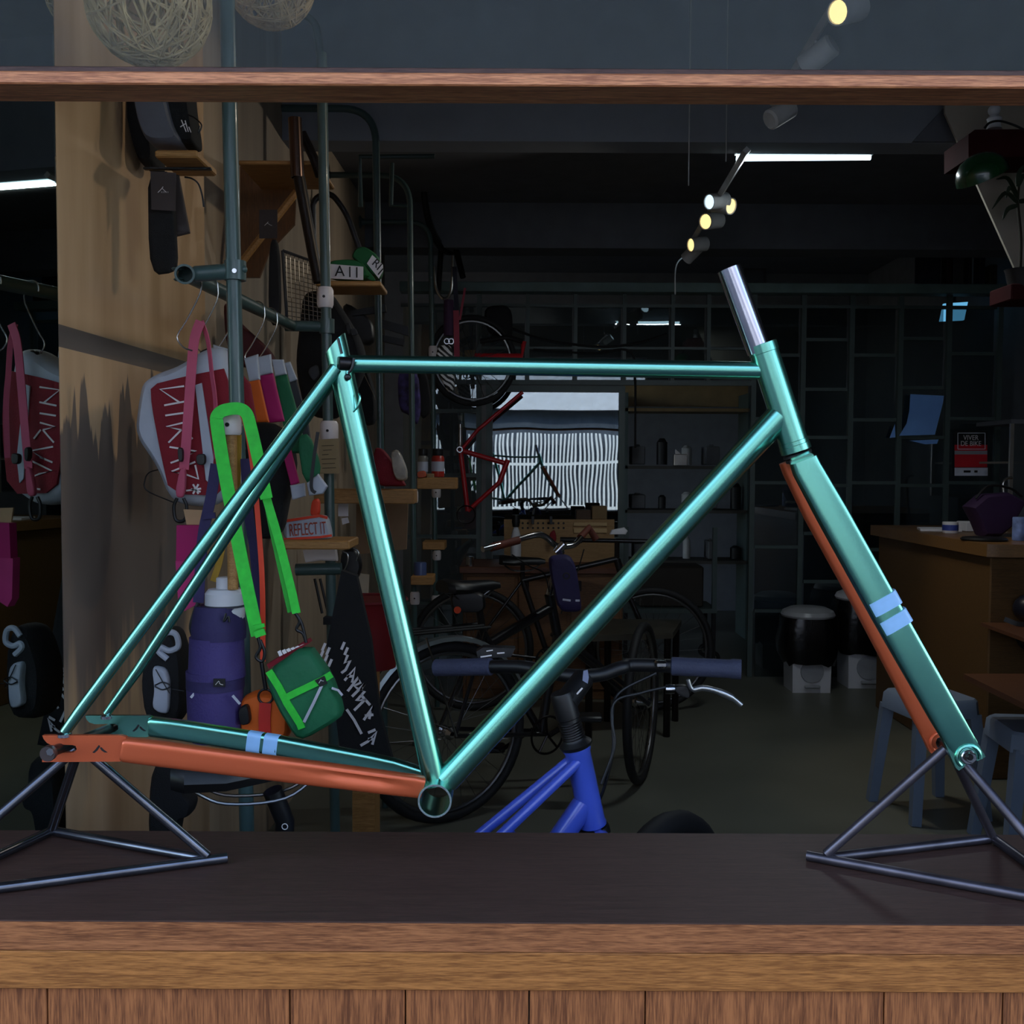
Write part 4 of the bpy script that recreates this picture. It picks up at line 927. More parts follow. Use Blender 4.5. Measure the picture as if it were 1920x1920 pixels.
bar_h(752, 1868, 572, 6); bar_h(752, 1415, 716, 9)
bar_h(898, 1410, 652, 4)
cols = [(1410, 1502, [666, 785, 905, 1025, 1145]), (1502, 1592, [637, 730, 820, 910, 1000, 1090, 1180]), (1592, 1683, [666, 787, 905, 1030, 1150]), (1683, 1773, [635, 727, 820, 910, 1000, 1090, 1180]), (1773, 1868, [663, 785, 905, 1030, 1150])]
for x0, x1, ys in cols:
    for y in ys: bar_h(x0+4, x1-4, y, 6)
    yy = [572]+ys+[1278]
    for a, b in zip(yy[:-1], yy[1:]): pane(x0+4, a+3, x1-4, b-3)
    bar_h(x0+4, x1-4, 1280, 8)
for a, b in zip((898, 988, 1077, 1168, 1258, 1325), (988, 1077, 1168, 1258, 1325, 1410)):
    pane(a+4, 575, b-4, 650); pane(a+4, 655, b-4, 712)
for y in (770, 890, 1005, 1130): bar_h(752, 894, y, 6)
yy = [716, 770, 890, 1005, 1130, 1278]
for a, b in zip(yy[:-1], yy[1:]): pane(756, a+4, 893, b-3)
pane(756, 575, 893, 712)
# sliding door with reflective film
dr = T('sliding_door', 'steel framed glass sliding door mirroring the bright street', 'door', (at(1040, 1280, DP-.06).x, DP-.06, 0))
DD = DP-.06
bar_v(917, 724, 1278, 12, DD, dr); bar_v(1165, 724, 1278, 11, DD, dr); bar_h(911, 1171, 729, 12, DD, dr); bar_h(911, 1171, 1010, 9, DD, dr); bar_h(911, 1171, 1272, 10, DD, dr)
pane(923, 735, 1160, 1005, pgd, DD, dr); pane(923, 1015, 1160, 1267, pg, DD, dr)
# bits on the top beam
random.seed(5)
shelfcols = [(28, 30, 44), (40, 14, 18), (60, 62, 64), (26, 30, 50), (52, 46, 34), (30, 18, 30)]
names = ['navy', 'maroon', 'grey', 'slate blue', 'khaki', 'plum']
for i, (px, w_, top, mi) in enumerate(((1740, 40, 478, 0), (1776, 12, 462, 1), (1793, 22, 462, 2), (1838, 14, 400, 3), (1858, 14, 498, 4), (1816, 10, 358, 5))):
    a = at(px-w_/2, 531, DP-.03); b = at(px+w_/2, top, DP-.03)
    MB().cbox((a.x, DP-.07, zat(533, DP)), (b.x, DP+.02, b.z), .004).build('box_file', M('file_%s' % names[mi].replace(' ', '_'), shelfcols[mi], .7), label='%s box file standing on the partition beam' % names[mi], cat='box file')
bkd = T('picture_frame', 'dark framed picture leaning on the partition beam', 'picture', at(1417, 531, DP))
MB().slab([(1396, 503), (1437, 503), (1437, 531), (1396, 531)], DP-.04, .02).build('frame', m_black, bkd)
MB().slab([(1401, 507), (1432, 507), (1432, 529), (1401, 529)], DP-.043, .003).build('print', m_greyd, bkd)

# blue paper sheets and the poster taped to the panes
MB().prism([at(1707, 739, DP-.05), at(1770, 742, DP-.05), at(1768, 756, DP-.05), at(1753, 815, DP-.05), at(1686, 817, DP-.05), at(1700, 794, DP-.05), at(1705, 770, DP-.05)], (0, .002, 0)).prism([at(1705, 826, DP-.04), at(1760, 824, DP-.04), at(1757, 832, DP-.04), at(1735, 833, DP-.04)], (0, .002, 0)).prism([at(1678, 795, DP-.04), at(1679, 820, DP-.04), at(1668, 821, DP-.04)], (0, .002, 0)).build('blue_sheet', M('blue_paper', (126, 176, 255), .5, var=.15, scale=4), label='curling pale blue paper sheet taped to the partition', cat='paper')
po = T('poster', 'black and red poster with white lettering on the partition', 'poster', at(1820, 892, DP))
DQ = DP-.022
def card(p, mat, nm, k=0): return MB().slab(p, DQ-.002*k, .0015).build(nm, mat, po)
card([(1789, 808), (1852, 808), (1852, 892), (1790, 892)], m_inkb, 'backing')
card([(1790, 834), (1851, 834), (1851, 876), (1790, 876)], M('poster_red', (214, 30, 46), .6), 'red_field', 1)
card([(1790, 845), (1851, 845), (1851, 852), (1790, 852)], M('poster_grey', (150, 150, 156), .6), 'grey_strip', 2)
card([(1790, 877), (1852, 877), (1852, 892), (1790, 892)], M('poster_pale', (220, 224, 236), .6), 'pale_footer', 2)
q = MB()
for a, b in (((1796, 812), (1847, 812)), ((1847, 812), (1847, 842)), ((1847, 842), (1796, 842)), ((1796, 842), (1796, 812))): q.ribbon(A([a, b], DQ-.005), .004, .001)
q.build('border_line', M('poster_pale', (220, 224, 236), .6), po)
text('VIVER', at(1820.5, 821, DQ-.005), .044, m_ink, 'headline', po, sx=.86)
text('DE BIKE', at(1820.5, 832, DQ-.005), .044, m_ink, 'headline', po, sx=.86)
MB().slab([(1807, 882), (1820, 882), (1820, 886), (1807, 886)], DQ-.0062, .001).slab([(1827, 882), (1833, 882), (1833, 886), (1827, 886)], DQ-.0062, .001).build('small_print', m_inkb, po)

gp = T('reflection_panel', 'added pale blue glowing panel in place of a reflection in the upper right panes', 'reflection stand-in', at(1790, 600, 7.1))  # added glowing slab on a rod, stands in for a sky reflection
MB().slab([(1771, 569), (1815, 566), (1808, 600), (1764, 602)], 7.1, .03).build('glow_slab', M('reflection_glow', (120, 190, 230), .4, emit=(110, 190, 235), es=.3), gp)
MB().tube([at(1790, 566, 7.13), Vector((at(1790, 566, 7.13).x, 7.13, CZ-.001))], .008, 8).build('added_rod', m_dark, gp)
# workshop behind: shelving in the doorway, wall units
sh = T('storage_shelving', 'dark steel shelving with tools behind the doorway', 'shelving', (at(1290, 1200, 8.0).x, 8.0, 0))
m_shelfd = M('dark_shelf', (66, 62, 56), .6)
for px in (1172, 1406):
    MB().box((at(px, 900, 8.0).x-.02, 8.0, 0), (at(px, 900, 8.0).x+.02, 8.35, zat(735, 8.0))).build('upright', m_partition, sh)
for py, mt_ in ((764, M('painted_lit_wood', (150, 124, 86), .6)), (872, m_shelfd), (955, m_shelfd), (1050, m_shelfd)):  # top board and back board: pale colour stands in for warm light
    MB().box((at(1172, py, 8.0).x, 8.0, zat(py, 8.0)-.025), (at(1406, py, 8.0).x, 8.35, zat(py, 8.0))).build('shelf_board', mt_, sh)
MB().box((at(1172, 730, 8.3).x, 8.36, zat(760, 8.3)), (at(1406, 730, 8.3).x, 8.40, zat(715, 8.3))).build('back_board', M('painted_lit_wood', (150, 124, 86), .6), sh)
random.seed(11)
kinds = [('tool box', 'grey'), ('tin', 'red'), ('paint can', 'black'), ('crate', 'brown'), ('spray can', 'white'), ('tool box', 'blue')]
rgb = {'grey': (90, 90, 92), 'red': (110, 24, 24), 'black': (22, 22, 24), 'brown': (86, 62, 40), 'white': (170, 170, 168), 'blue': (40, 56, 90)}
pos = ['at the left end', 'left of centre', 'in the middle', 'right of centre', 'at the right end']
rows = [(870, 'second shelf'), (953, 'third shelf'), (1048, 'bottom shelf')]
for ri_, (py, rw) in enumerate(rows):
    for j in range(5):
        kd, cl = kinds[(ri_*5+j*2+ri_) % 6]; px = 1195+j*46; w_ = random.randint(12, 20); h_ = random.randint(22, 50)
        c = at(px, py, 8.12); zb_ = zat(py, 8.0); hh = h_*pxm(8.1); r = w_*pxm(8.1)/2
        if 'can' in kd or kd == 'tin': q = MB().lathe([(r, 0), (r, hh*.86), (r*.8, hh*.9), (r*.5, hh), (r*.4, hh*1.01)], (c.x, 8.12, zb_), (0, 0, 1), 12)
        else: q = MB().cbox((c.x-r*1.3, 8.05, zb_), (c.x+r*1.3, 8.25, zb_+hh*.7), .006).cbox((c.x-r*.5, 8.12, zb_+hh*.7), (c.x+r*.5, 8.16, zb_+hh*.78), .004)
        q.build(kd.replace(' ', '_'), M('goods_'+cl, rgb[cl], .6), label='%s %s %s of the %s in the workshop' % (cl, kd, pos[j], rw), cat=kd)
MB().cbox((at(1265, 855, 7.9).x, 7.93, zat(872, 8.0)+.001), (at(1290, 855, 7.9).x, 7.98, zat(850, 7.9)), .004).prism([at(1266, 870, 7.95), at(1284, 870, 7.95), at(1276, 850, 7.95), at(1266, 842, 7.95)], (0, .01, 0)).build('bolt_tray', m_wire, label='shiny metal tray on the workshop shelf edge', cat='tray')
wct = T('wheeled_cart', 'dark wheeled steel cart standing in the doorway', 'cart', (at(1270, 1200, 7.0).x, 7.0, 0))
z_c = zat(1140, 6.9)
MB().box((at(1170, 1140, 6.9).x, 6.9, z_c-.03), (at(1345, 1140, 6.9).x, 7.3, z_c)).build('deck', m_partition, wct)
for px in (1174, 1340):
    MB().box((at(px, 1100, 6.9).x-.015, 6.9, z_c), (at(px, 1100, 6.9).x+.015, 6.93, z_c+.55)).build('upright', m_partition, wct)
    for y in (6.95, 7.25):
        MB().torus((at(px, 1200, 6.9).x, y, .05), (0, 1, 0), .036, .013, 16, 6).build('castor', m_rubber, wct)
        MB().box((at(px, 1200, 6.9).x-.012, y-.02, .05), (at(px, 1200, 6.9).x+.012, y+.02, z_c-.03)).build('castor_fork', m_black, wct)
MB().cbox((at(1200, 1130, 6.95).x, 6.97, z_c), (at(1320, 1130, 6.95).x, 7.25, z_c+.28), .01).build('crate', M('dark_crate', (44, 38, 30), .7), label='dark crate riding on the wheeled cart', cat='crate')
# workbench with pegboard in front of the sliding door
wb = T('workbench', 'brown workbench cabinet below the sliding door', 'workbench', (at(1020, 1200, 6.0).x, 6.0, 0))
xa, xb = at(868, 1100, 5.9).x, at(1168, 1100, 5.9).x
zt_ = zat(1062, 5.9)
m_bench = wood('bench_wood', (92, 60, 34), (122, 84, 48), 'X', .6)
MB().cbox((xa, 5.9, 0.0), (xb, 6.35, zt_-.04), .004).build('body', m_bench, wb)
MB().cbox((xa-.02, 5.87, zt_-.04), (xb+.02, 6.37, zt_), .004).build('bench_top', wood('bench_top_wood', (84, 48, 34), (112, 70, 46), 'X', .5), wb)
for k in range(3):
    d_ = MB().cbox((xa+.02+k*(xb-xa-.02)/3, 5.888, .06), (xa+(k+1)*(xb-xa-.02)/3, 5.9, zt_-.06), .003).build('cabinet_door', m_bench, wb)
    MB().cbox((xa+.06+k*(xb-xa-.02)/3, 5.875, zt_-.14), (xa+.08+k*(xb-xa-.02)/3, 5.888, zt_-.08), .002).build('handle', m_dark, d_)
pgb = T('pegboard', 'pale wooden pegboard with tools on the workbench', 'pegboard', at(1045, 1060, 6.2))
MB().slab([(945, 974), (1152, 974), (1152, 1058), (945, 1058)], 6.2, .012).build('board', wood('peg_wood', (140, 108, 66), (168, 132, 86), 'X', .6), pgb)
q = MB()
for i in range(9):
    for j in range(2): q.lathe([(.007, 0), (.007, .001)], at(980+i*9.6, 981+j*9, 6.199), (0, -1, 0), 8)
q.build('peg_holes', m_inkb, pgb)
MB().slab([(1076, 980), (1138, 980), (1138, 986), (1076, 986)], 6.19, .01).slab([(1076, 991), (1138, 991), (1138, 999), (1076, 999)], 6.19, .01).build('name_plate', M('pale_pine', (190, 160, 112), .6), pgb)
for px in (999, 1033): MB().cbox(tuple(at(px-2.5, 983, 6.16)), tuple(at(px+2.5, 968, 6.19)), .001).build('hook', m_black, pgb)
MB().puff([(1030, 1000), (1040, 992), (1044, 1010), (1038, 1024), (1030, 1018)], 6.15, .02).build('pliers', m_red, label='red handled pliers on the pegboard', cat='pliers')
pcl = M('tan_box', (120, 96, 60), .7)
MB().cbox(tuple(at(1080, 974, 6.21)), tuple(at(1106, 955, 6.3)), .004).build('small_box', M('brown_box', (70, 52, 36), .7), label='dark brown box on top of the pegboard', cat='box')
MB().cbox(tuple(at(1110, 974, 6.21)), tuple(at(1136, 948, 6.3)), .004).build('small_box', pcl, label='tan box on top of the pegboard, right of the brown one', cat='box')
bot = T('spray_bottle', 'white spray bottle with dark head on the workbench', 'bottle', Vector((at(967, 1062, 6.05).x, 6.05, zt_)))
spz = Vector((at(967, 1062, 6.05).x, 6.05, zt_+.001))
MB().lathe([(.03, 0), (.032, .08), (.03, .16), (.02, .2), (.012, .22)], spz, (0, 0, 1), 14).build('body', m_whiteplastic, bot)
MB().lathe([(.02, .22), (.026, .25), (.02, .29)], spz, (0, 0, 1), 12).build('head', m_black, bot)
MB().lathe([(.022, 0), (.024, .01), (.024, .085), (.02, .09)], at(881, 1072, 5.92), (0, 0, 1), 18).build('steel_cup', m_chrome, label='shiny steel cup on the left end of the workbench', cat='cup')
MB().lathe([(.03, 0), (.03, .06), (.028, .065)], at(788, 1080, 4.82), (0, 0, 1), 16).build('blue_tin', M('blue_tin_paint', (70, 86, 130), .4), label='small blue tin on the low pine shelf', cat='tin')
# cables along the partition
MB().tube(curve(A([(880, 592), (950, 612), (1010, 634), (1080, 646), (1140, 650), (1200, 642), (1250, 626)], DP-.024), 6), .008, 8).build('power_cable', m_cable, label='upper black cable sagging along the partition', cat='cable')
MB().tube(curve(A([(1000, 655), (1060, 660), (1120, 662), (1165, 655), (1186, 665), (1191, 700), (1191, 840)], DP-.024), 6), .007, 8).build('power_cable', m_cable, label='lower black cable dropping beside the sliding door', cat='cable')

# ---- ceiling lamps
m_lampbody = M('lamp_grey', (190, 190, 188), .5)
led = T('tube_lamp', 'glowing white tube lamp under the ceiling beam', 'lamp', at(1506, 296, 4.2))
MB().tube(A([(1381, 297), (1632, 295)], 4.2), .011, 14).build('glowing_tube', M('led_glow', (235, 250, 255), .4, emit=(205, 238, 255), es=1.3), led)
LA = bpy.data.lights.new('tube_light', 'AREA'); LA.shape = 'RECTANGLE'; LA.size = .56; LA.size_y = .03; LA.energy = 3.0; LA.color = (.85, .95, 1)
LO = bpy.data.objects.new('tube_light', LA); COL.objects.link(LO); LO.location = at(1506, 302, 4.2)
MB().cbox(tuple(at(1378, 291, 4.2)+Vector((0, -.012, .001))), tuple(at(1636, 287, 4.2)+Vector((0, .012, 0))), .002).build('housing', m_lampbody, led)
for x in (1400, 1615): MB().tube([at(x, 288, 4.2), Vector((at(x, 288, 4.2).x, 4.2, zc2+.002))], .004, 6).build('mount', m_lampbody, led)
tk = T('track_light', 'grey ceiling track with spotlights running into the shop', 'track light', at(1375, 310, 4.05))
ta = at(1592, -10, 2.62)+Vector((.01, 0, .055)); tb = at(1290, 478, 5.72)+Vector((.01, 0, .055))
MB().tube([ta, ta.lerp(tb, .30)], .014, 4).build('track', m_lampbody, tk)
MB().tube([ta.lerp(tb, .46), tb], .016, 4).build('track', m_lampbody, tk)
m_warm = M('spot_warm', (255, 236, 180), .4, emit=(255, 222, 150), es=.5)
m_cool = M('spot_cool', (225, 245, 255), .4, emit=(205, 235, 255), es=.5)
def spot(px, py, D, dirv, L, r, mat):
    c = at(px, py, D); d = Vector(dirv).normalized()
    o = MB().lathe([(r*.8, -L/2), (r, -L/2+.006), (r, L/2), (r*.88, L/2), (r*.86, L/2-.008)], c, d, 18, False).build('spot_head', m_lampbody, tk)
    MB().lathe([(r*.85, 0), (r*.84, .003)], c+d*(L/2-.008), d, 16).build('lens', mat, o)
    MB().lathe([(r*.78, 0), (r*.8, .002)], c-d*(L/2), d, 16).build('back_cap', m_lampbody, o)
    f = (c.y-ta.y)/(tb.y-ta.y); tp = ta.lerp(tb, max(0, min(1, f)))
    MB().tube([c, Vector((tp.x, tp.y, tp.z))], .006, 6).build('stem', m_lampbody, o)
spot(1592, 18, 2.75, (-.75, -.5, -.35), .10, .034, m_warm)
spot(1535, 104, 3.0, (-.55, .5, -.35), .10, .034, m_warm)
spot(1462, 214, 3.5, (.8, .35, .55), .10, .034, m_cool)
spot(1354, 384, 4.75, (.6, -.7, -.3), .11, .038, m_warm)
spot(1346, 377, 4.70, (-.8, -.5, -.2), .11, .036, m_cool)
spot(1336, 414, 5.0, (-.75, -.62, -.22), .11, .040, m_warm)
spot(1310, 458, 5.5, (-.9, -.35, -.15), .10, .038, m_warm)
spot(1298, 474, 5.65, (-.5, .6, -.5), .10, .036, m_cool)
for (xa_, ya, xb_, yb_, D) in ((1295, 10, 1291, 348, 3.8), (1362, 30, 1361, 303, 3.98)):
    MB().tube([at(xb_, yb_, D), Vector((at(xb_, yb_, D).x, D, CZ))], .0022, 6).build('suspension_wire', m_lampbody, tk)
MB().tube(curve(A([(1288, 478), (1272, 490), (1266, 510), (1266, 552)], 5.72), 6), .004, 6).build('feed_cable', m_lampbody, tk)

# ---- right side: stair underside, lamp, plant, red box
MB().prism([at(1772, 150, 3.9), at(1772, 212, 3.9), at(1905, 508, 3.9), at(1925, 540, 3.9), at(2050, 540, 3.9), at(2050, 150, 3.9)], (0, .012, 0)).build('wall_stair', m_white, kind='structure', label='whitewashed side of the stair at upper right')
MB().prism([at(1712, 265, 3.98), at(1772, 200, 3.98), at(1800, 200, 3.98), at(1800, 265, 3.98)], (0, .015, 0)).build('trim_6', m_darkwall, kind='structure', label='dark haunch at the right end of the ceiling beam')
rb2 = T('wall_box', 'dark red wooden box on the stair wall with rounded end', 'box', at(1870, 296, 3.6))
MB().prism(A([(1816, 252), (1828, 243), (2010, 241), (2010, 292), (1816, 296)], 3.6), (0, .2, 0)).build('body', M('dark_red_wood', (58, 22, 22), .85, spec=.1), rb2)
fg = T('figurine', 'white openwork figurine standing on the dark red box', 'figurine', at(1864, 242, 3.65))
MB().ball(at(1864, 207, 3.65), .021, 12, 8).lathe([(.026, 0), (.02, .02), (.026, .035), (.012, .05)], at(1864, 242, 3.65), (0, 0, 1), 12).build('body', m_whiteplastic, fg)
MB().tube(curve(A([(1846, 240), (1856, 230), (1875, 227), (1900, 234), (1922, 244)], 3.58), 6), .004, 8).build('black_cable', m_cable, label='black cable curling over the dark red box', cat='cable')
gl_ = T('dome_lamp', 'dark green enamel dome lamp shade below the red box', 'lamp', at(1835, 330, 3.5))
axd = Vector((-.25, -.25, 1)).normalized()
MB().lathe([(.086, 0), (.084, .02), (.074, .045), (.055, .066), (.03, .078), (.012, .082)], at(1843, 333, 3.5), (-.44, -.24, .88), 28, True).build('shade', M('green_enamel', (20, 62, 30), .25, var=.1, coat=.5), gl_)
MB().tube([at(1832, 300, 3.5), at(1834, 292, 3.55)], .01, 8).build('neck', m_dark, gl_)
pl = T('potted_plant', 'slender plant with drooping strap leaves against the stair wall', 'plant', at(1912, 545, 3.7))
m_leaf = M('dark_leaf', (34, 48, 26), .6, var=.3)
MB().tube(curve(A([(1912, 520), (1914, 450), (1908, 380), (1910, 345)], 3.72), 5), .006, 8).build('stem', M('plant_stem', (52, 44, 30), .8), pl)
for a, b, c in (((1908, 380), (1885, 362), (1860, 392)), ((1908, 372), (1890, 335), (1868, 336)), ((1908, 385), (1890, 392), (1880, 412)), ((1908, 350), (1918, 330), (1935, 328)), ((1910, 378), (1925, 378), (1938, 396)), ((1906, 360), (1893, 352), (1886, 372)), ((1908, 345), (1912, 322), (1925, 305))):
    MB().ribbon(curve(A([a, b, c], 3.70), 5), [.012, .016, .018, .018, .017, .016, .014, .012, .009, .006, .002], .002, (0, -1, .3)).build('leaf', m_leaf, pl)
MB().lathe([(.04, 0), (.055, .07), (.058, .075)], at(1914, 545, 3.72), (0, 0, 1), 18).build('pot', M('dark_pot', (26, 20, 18), .6), pl)
MB().cbox(tuple(at(1896, 562, 3.68)), tuple(at(1990, 547, 3.85)), .004).build('wall_shelf', M('dark_red_wood', (58, 22, 22), .5), label='dark red ledge under the potted plant', cat='shelf')

# ---- reception counter and what lies on it
cx0 = at(1847, 1465, 4.4).x; cz = zat(1040, 4.4)
m_counter = wood('counter_wood', (88, 62, 32), (112, 82, 46), 'X', .5)
ctr = T('reception_counter', 'wooden reception counter with rounded front edge', 'counter', (cx0+.5, 5.0, 0))
MB().cbox((cx0, 4.4, 0), (RX-.02, 5.75, cz), .006).build('body', m_counter, ctr)
ctop = MB().prism([(cx0-.03, 4.41+.05, cz+.001), (cx0-.025, 4.385, cz+.001), (cx0+.02, 4.36, cz+.001), (RX-.02, 4.36, cz+.001), (RX-.02, 5.8, cz+.001), (cx0-.03, 5.8, cz+.001)], (0, 0, zat(1016, 4.4)-cz)).build('counter_top', wood('counter_top_wood', (104, 72, 38), (132, 96, 54), 'X', .35), ctr)
zc = zat(1016, 4.4)+.002
def oncounter(px, py): p = onz(px, py, zc); return p
pz = oncounter(1755, 985); pz = Vector((at(1755, 985, 5.3).x, 5.3, zc))
MB().prism([Vector((pz.x-.10, 5.25, zc)), Vector((pz.x+.10, 5.22, zc)), Vector((pz.x+.12, 5.40, zc)), Vector((pz.x-.05, 5.42, zc))], (0, 0, .012)).build('magazine', m_ink, label='white magazine lying on the counter', cat='magazine')
mg2 = T('mug', 'white mug with a blue print beside the magazine', 'mug', (at(1782, 985, 5.1).x, 5.1, zc))
q = Vector((at(1782, 985, 5.1).x, 5.1, zc)); MB().lathe([(.035, 0), (.038, .004), (.038, .055), (.035, .056)], q, (0, 0, 1), 18).build('cup', m_ink, mg2)
MB().lathe([(.0386, .014), (.0386, .042)], q, (0, 0, 1), 18, False).build('blue_print', M('blue_ink', (50, 66, 140), .5), mg2)
q = Vector((at(1845, 1005, 4.6).x, 4.6, zc))
MB().lathe([(.095, 0), (.10, .006), (.09, .014)], q, (0, 0, 1), 26).build('black_plate', m_black, label='flat black dish near the front corner of the counter', cat='dish')
q = Vector((at(1860, 985, 4.9).x, 4.9, zc))
bgp = T('purple_bag', 'deep purple bag slumped on the counter', 'bag', q)
MB().puff3([q+Vector((x, 0, z)) for x, z in [(-.06, 0), (.02, -.0), (.08, .05), (.14, .17), (.06, .21), (-.06, .20), (-.13, .14), (-.09, .07)]], (0, -1, 0), .14).build('body', M('aubergine_fabric', (46, 16, 58), .8, bump=.4, bscale=30), bgp)
MB().tube(curve([q+Vector((x, -.04, z)) for x, z in [(-.10, .18), (-.04, .24), (.06, .23), (.12, .19)]], 5), .006, 8).build('handle', m_black, bgp)
q = Vector((at(1830, 985, 5.2).x, 5.2, zc)); MB().cbox((q.x-.05, 5.2, zc), (q.x+.08, 5.32, zc+.05), .004).build('card_stack', m_ink, label='stack of white cards behind the black dish', cat='cards')
q = Vector((at(1912, 1005, 4.6).x, 4.6, zc)); MB().lathe([(.03, 0), (.032, .004), (.032, .1), (.03, .105)], q, (0, 0, 1), 18).build('printed_cup', M('cup_blue_white', (120, 140, 190), .4, var=.5, scale=20), label='blue and white cup at the right end of the counter', cat='cup')
# display cabinet at the right edge behind the counter
dc = T('display_cabinet', 'glass display cabinet with lit edge behind the counter', 'cabinet', (at(1930, 1000, 6.0).x, 6.0, 0))
xd0 = at(1893, 900, 6.0).x
MB().cbox((xd0, 6.0, 0), (RX-.03, 6.45, zat(935, 6.0)), .004).build('base', m_darkwall, dc)
MB().box((xd0, 6.0, zat(790, 6.0)), (RX-.03, 6.45, zat(782, 6.0))).build('top', m_darkwall, dc)
MB().box((xd0, 6.0, zat(935, 6.0)), (xd0+.02, 6.02, zat(790, 6.0))).build('corner_post', M('aluminium', (190, 180, 170), .3, .8), dc)
MB().box((xd0+.02, 6.005, zat(935, 6.0)), (RX-.05, 6.01, zat(790, 6.0))).build('front_pane', glossy_glass('cabinet_glass', (.7, .7, .7), .25, .05), dc)
MB().box((xd0+.02, 6.02, zat(865, 6.0)), (RX-.05, 6.44, zat(861, 6.0))).build('inner_shelf', M('shelf_pale', (150, 140, 128), .5), dc)
MB().tube(bend([Vector((at(1880, 945, 5.9).x, 5.85, zc)), at(1880, 905, 5.85), at(1888, 896, 5.85), at(1898, 896, 5.85)], .03), .008, 8).build('tap_pipe', m_wire, label='thin curved metal pipe rising behind the counter', cat='pipe')
# bins
def bin_(label, px, D, w_, hz, lidmat, open_):
    x = at(px, 1200, D).x; o = T('pedal_bin', label, 'bin', (x, D, 0)); r = w_/2
    MB().rings([[(x-r*.84, D-r*.75, .0), (x+r*.84, D-r*.75, .0), (x+r*.84, D+r*.75, .0), (x-r*.84, D+r*.75, .0)], [(x-r*.9, D-r*.8, hz*.86), (x+r*.9, D-r*.8, hz*.86), (x+r*.9, D+r*.8, hz*.86), (x-r*.9, D+r*.8, hz*.86)]]).build('body', m_whiteplastic, o)
    q = MB(); random.seed(int(px)); n = 22; rr = []
    for z, s_ in ((.36, .98), (.45, 1.14), (.6, 1.16), (.8, 1.10), (.9, 1.04)):
        rr.append([Vector((x+math.copysign(abs(math.cos(2*math.pi*j/n))**.6, math.cos(2*math.pi*j/n))*r*1.12*s_*(1+random.uniform(-.05, .05)), D+math.copysign(abs(math.sin(2*math.pi*j/n))**.6, math.sin(2*math.pi*j/n))*r*1.02*s_, hz*(z+(random.uniform(-.05, .02) if z < .4 else 0)))) for j in range(n)])
    q.rings(rr, False).build('bin_liner', M('black_bin_liner', (14, 14, 16), .25, var=.3, bump=.8, bscale=20), o)
    MB().lathe([(r*1.16, 0), (r*1.2, .012), (r*1.12, .035), (r*.8, .055), (r*.3, .06)], (x, D, hz*.9), (0, 0, 1), 22).build('lid', lidmat, o)
    MB().cbox((x-r*.35, D-r*.95, .03), (x+r*.35, D-r*.76, .05), .006).lathe([(r*.52, 0), (r*.5, .006)], (x, D-r*.79, .13), (0, -1, 0), 18).build('pedal_recess', M('pale_grey_plastic', (150, 152, 156), .5), o)
bin_('white pedal bin with black liner, left one by the partition', 1514, 6.2, .27, .50, M('grey_lid', (168, 170, 172), .3), False)
bin_('white pedal bin with black liner, partly behind the counter', 1618, 6.34, .29, .60, m_whiteplastic, True)
# stools and side tables
m_stool = M('blue_grey_plastic', (120, 134, 154), .5, var=.05)
def stool(label, px, D, w_=.27, h_=.465, rot=.2):
    x = at(px, 1400, D).x; o = T('plastic_stool', label, 'stool', (x, D, 0)); R_ = Matrix.Rotation(rot, 3, 'Z'); c = Vector((x, D, 0))
    def L(a, b, z): return c+R_ @ Vector((a, b, z))
    r = w_/2
    q = MB(); q.rings([[L(a*r*s_, b*r*s_, z) for a, b in ((-1, -.8), (-.8, -1), (.8, -1), (1, -.8), (1, .8), (.8, 1), (-.8, 1), (-1, .8))] for z, s_ in ((h_-.07, 1.04), (h_-.01, 1.0), (h_, .94))]); q.build('seat', m_stool, o)
    for a in (-1, 1):
        for b in (-1, 1):
            t1, t2 = L(a*r*.84, b*r*.84, h_-.06), L(a*r*1.12, b*r*1.12, .0)
            MB().sweep([t1, t2], [[(-.022, -.022), (.022, -.022), (.022, .022), (-.022, .022)], [(-.018, -.018), (.018, -.018), (.018, .018), (-.018, .018)]], (1, 0, 0)).build('leg', m_stool, o)
stool('blue-grey plastic stool in front of the counter, nearer the middle', 1741, 4.0)
stool('blue-grey plastic stool cut off by the right edge under the side table', 1955, 3.55, .30, .46, -.1)
st2 = T('side_table', 'brown low side table at the right edge above the stool', 'table', (at(1990, 1400, 3.2).x, 3.2, 0))
z5 = zat(1268, 3.6)
MB().prism([onz(1806, 1263, z5), onz(1985, 1263, z5), onz(2180, 1350, z5), onz(1960, 1338, z5)], (0, 0, -.02)).build('table_top', wood('brown_laminate', (88, 54, 36), (112, 72, 48), 'X', .35), st2)
for px_, py_ in ((1985, 1300), (2120, 1370)):
    p = onz(px_, py_, z5); MB().tube([Vector((p.x, p.y, z5-.02)), Vector((p.x, p.y, 0))], .015, 10).build('leg', m_dark, st2)
st3 = T('tray_shelf', 'brown tray shelf with straps on it at the right edge', 'shelf', at(1960, 1200, 3.4))
z6 = zat(1168, 4.33)
MB().prism([onz(1839, 1167, z6), onz(1960, 1167, z6), onz(2040, 1215, z6), onz(1930, 1200, z6)], (0, 0, -.015)).build('board', wood('brown_laminate', (88, 54, 36), (112, 72, 48), 'X', .35), st3)
MB().box((onz(1960, 1180, z6).x, 4.2, z6-.10), (onz(1960, 1180, z6).x+.03, 4.4, z6-.015)).build('support', m_dark, st3)
hl = T('helmet_straps', 'dark helmet with white buckle lying on the tray shelf', 'helmet', onz(1905, 1172, z6))
hc = onz(1925, 1172, z6)
MB().ball(hc+Vector((.02, 0, .07)), .075, 16, 9, (1, 1, .85)).build('shell', M('navy_shell', (26, 28, 40), .35), hl)
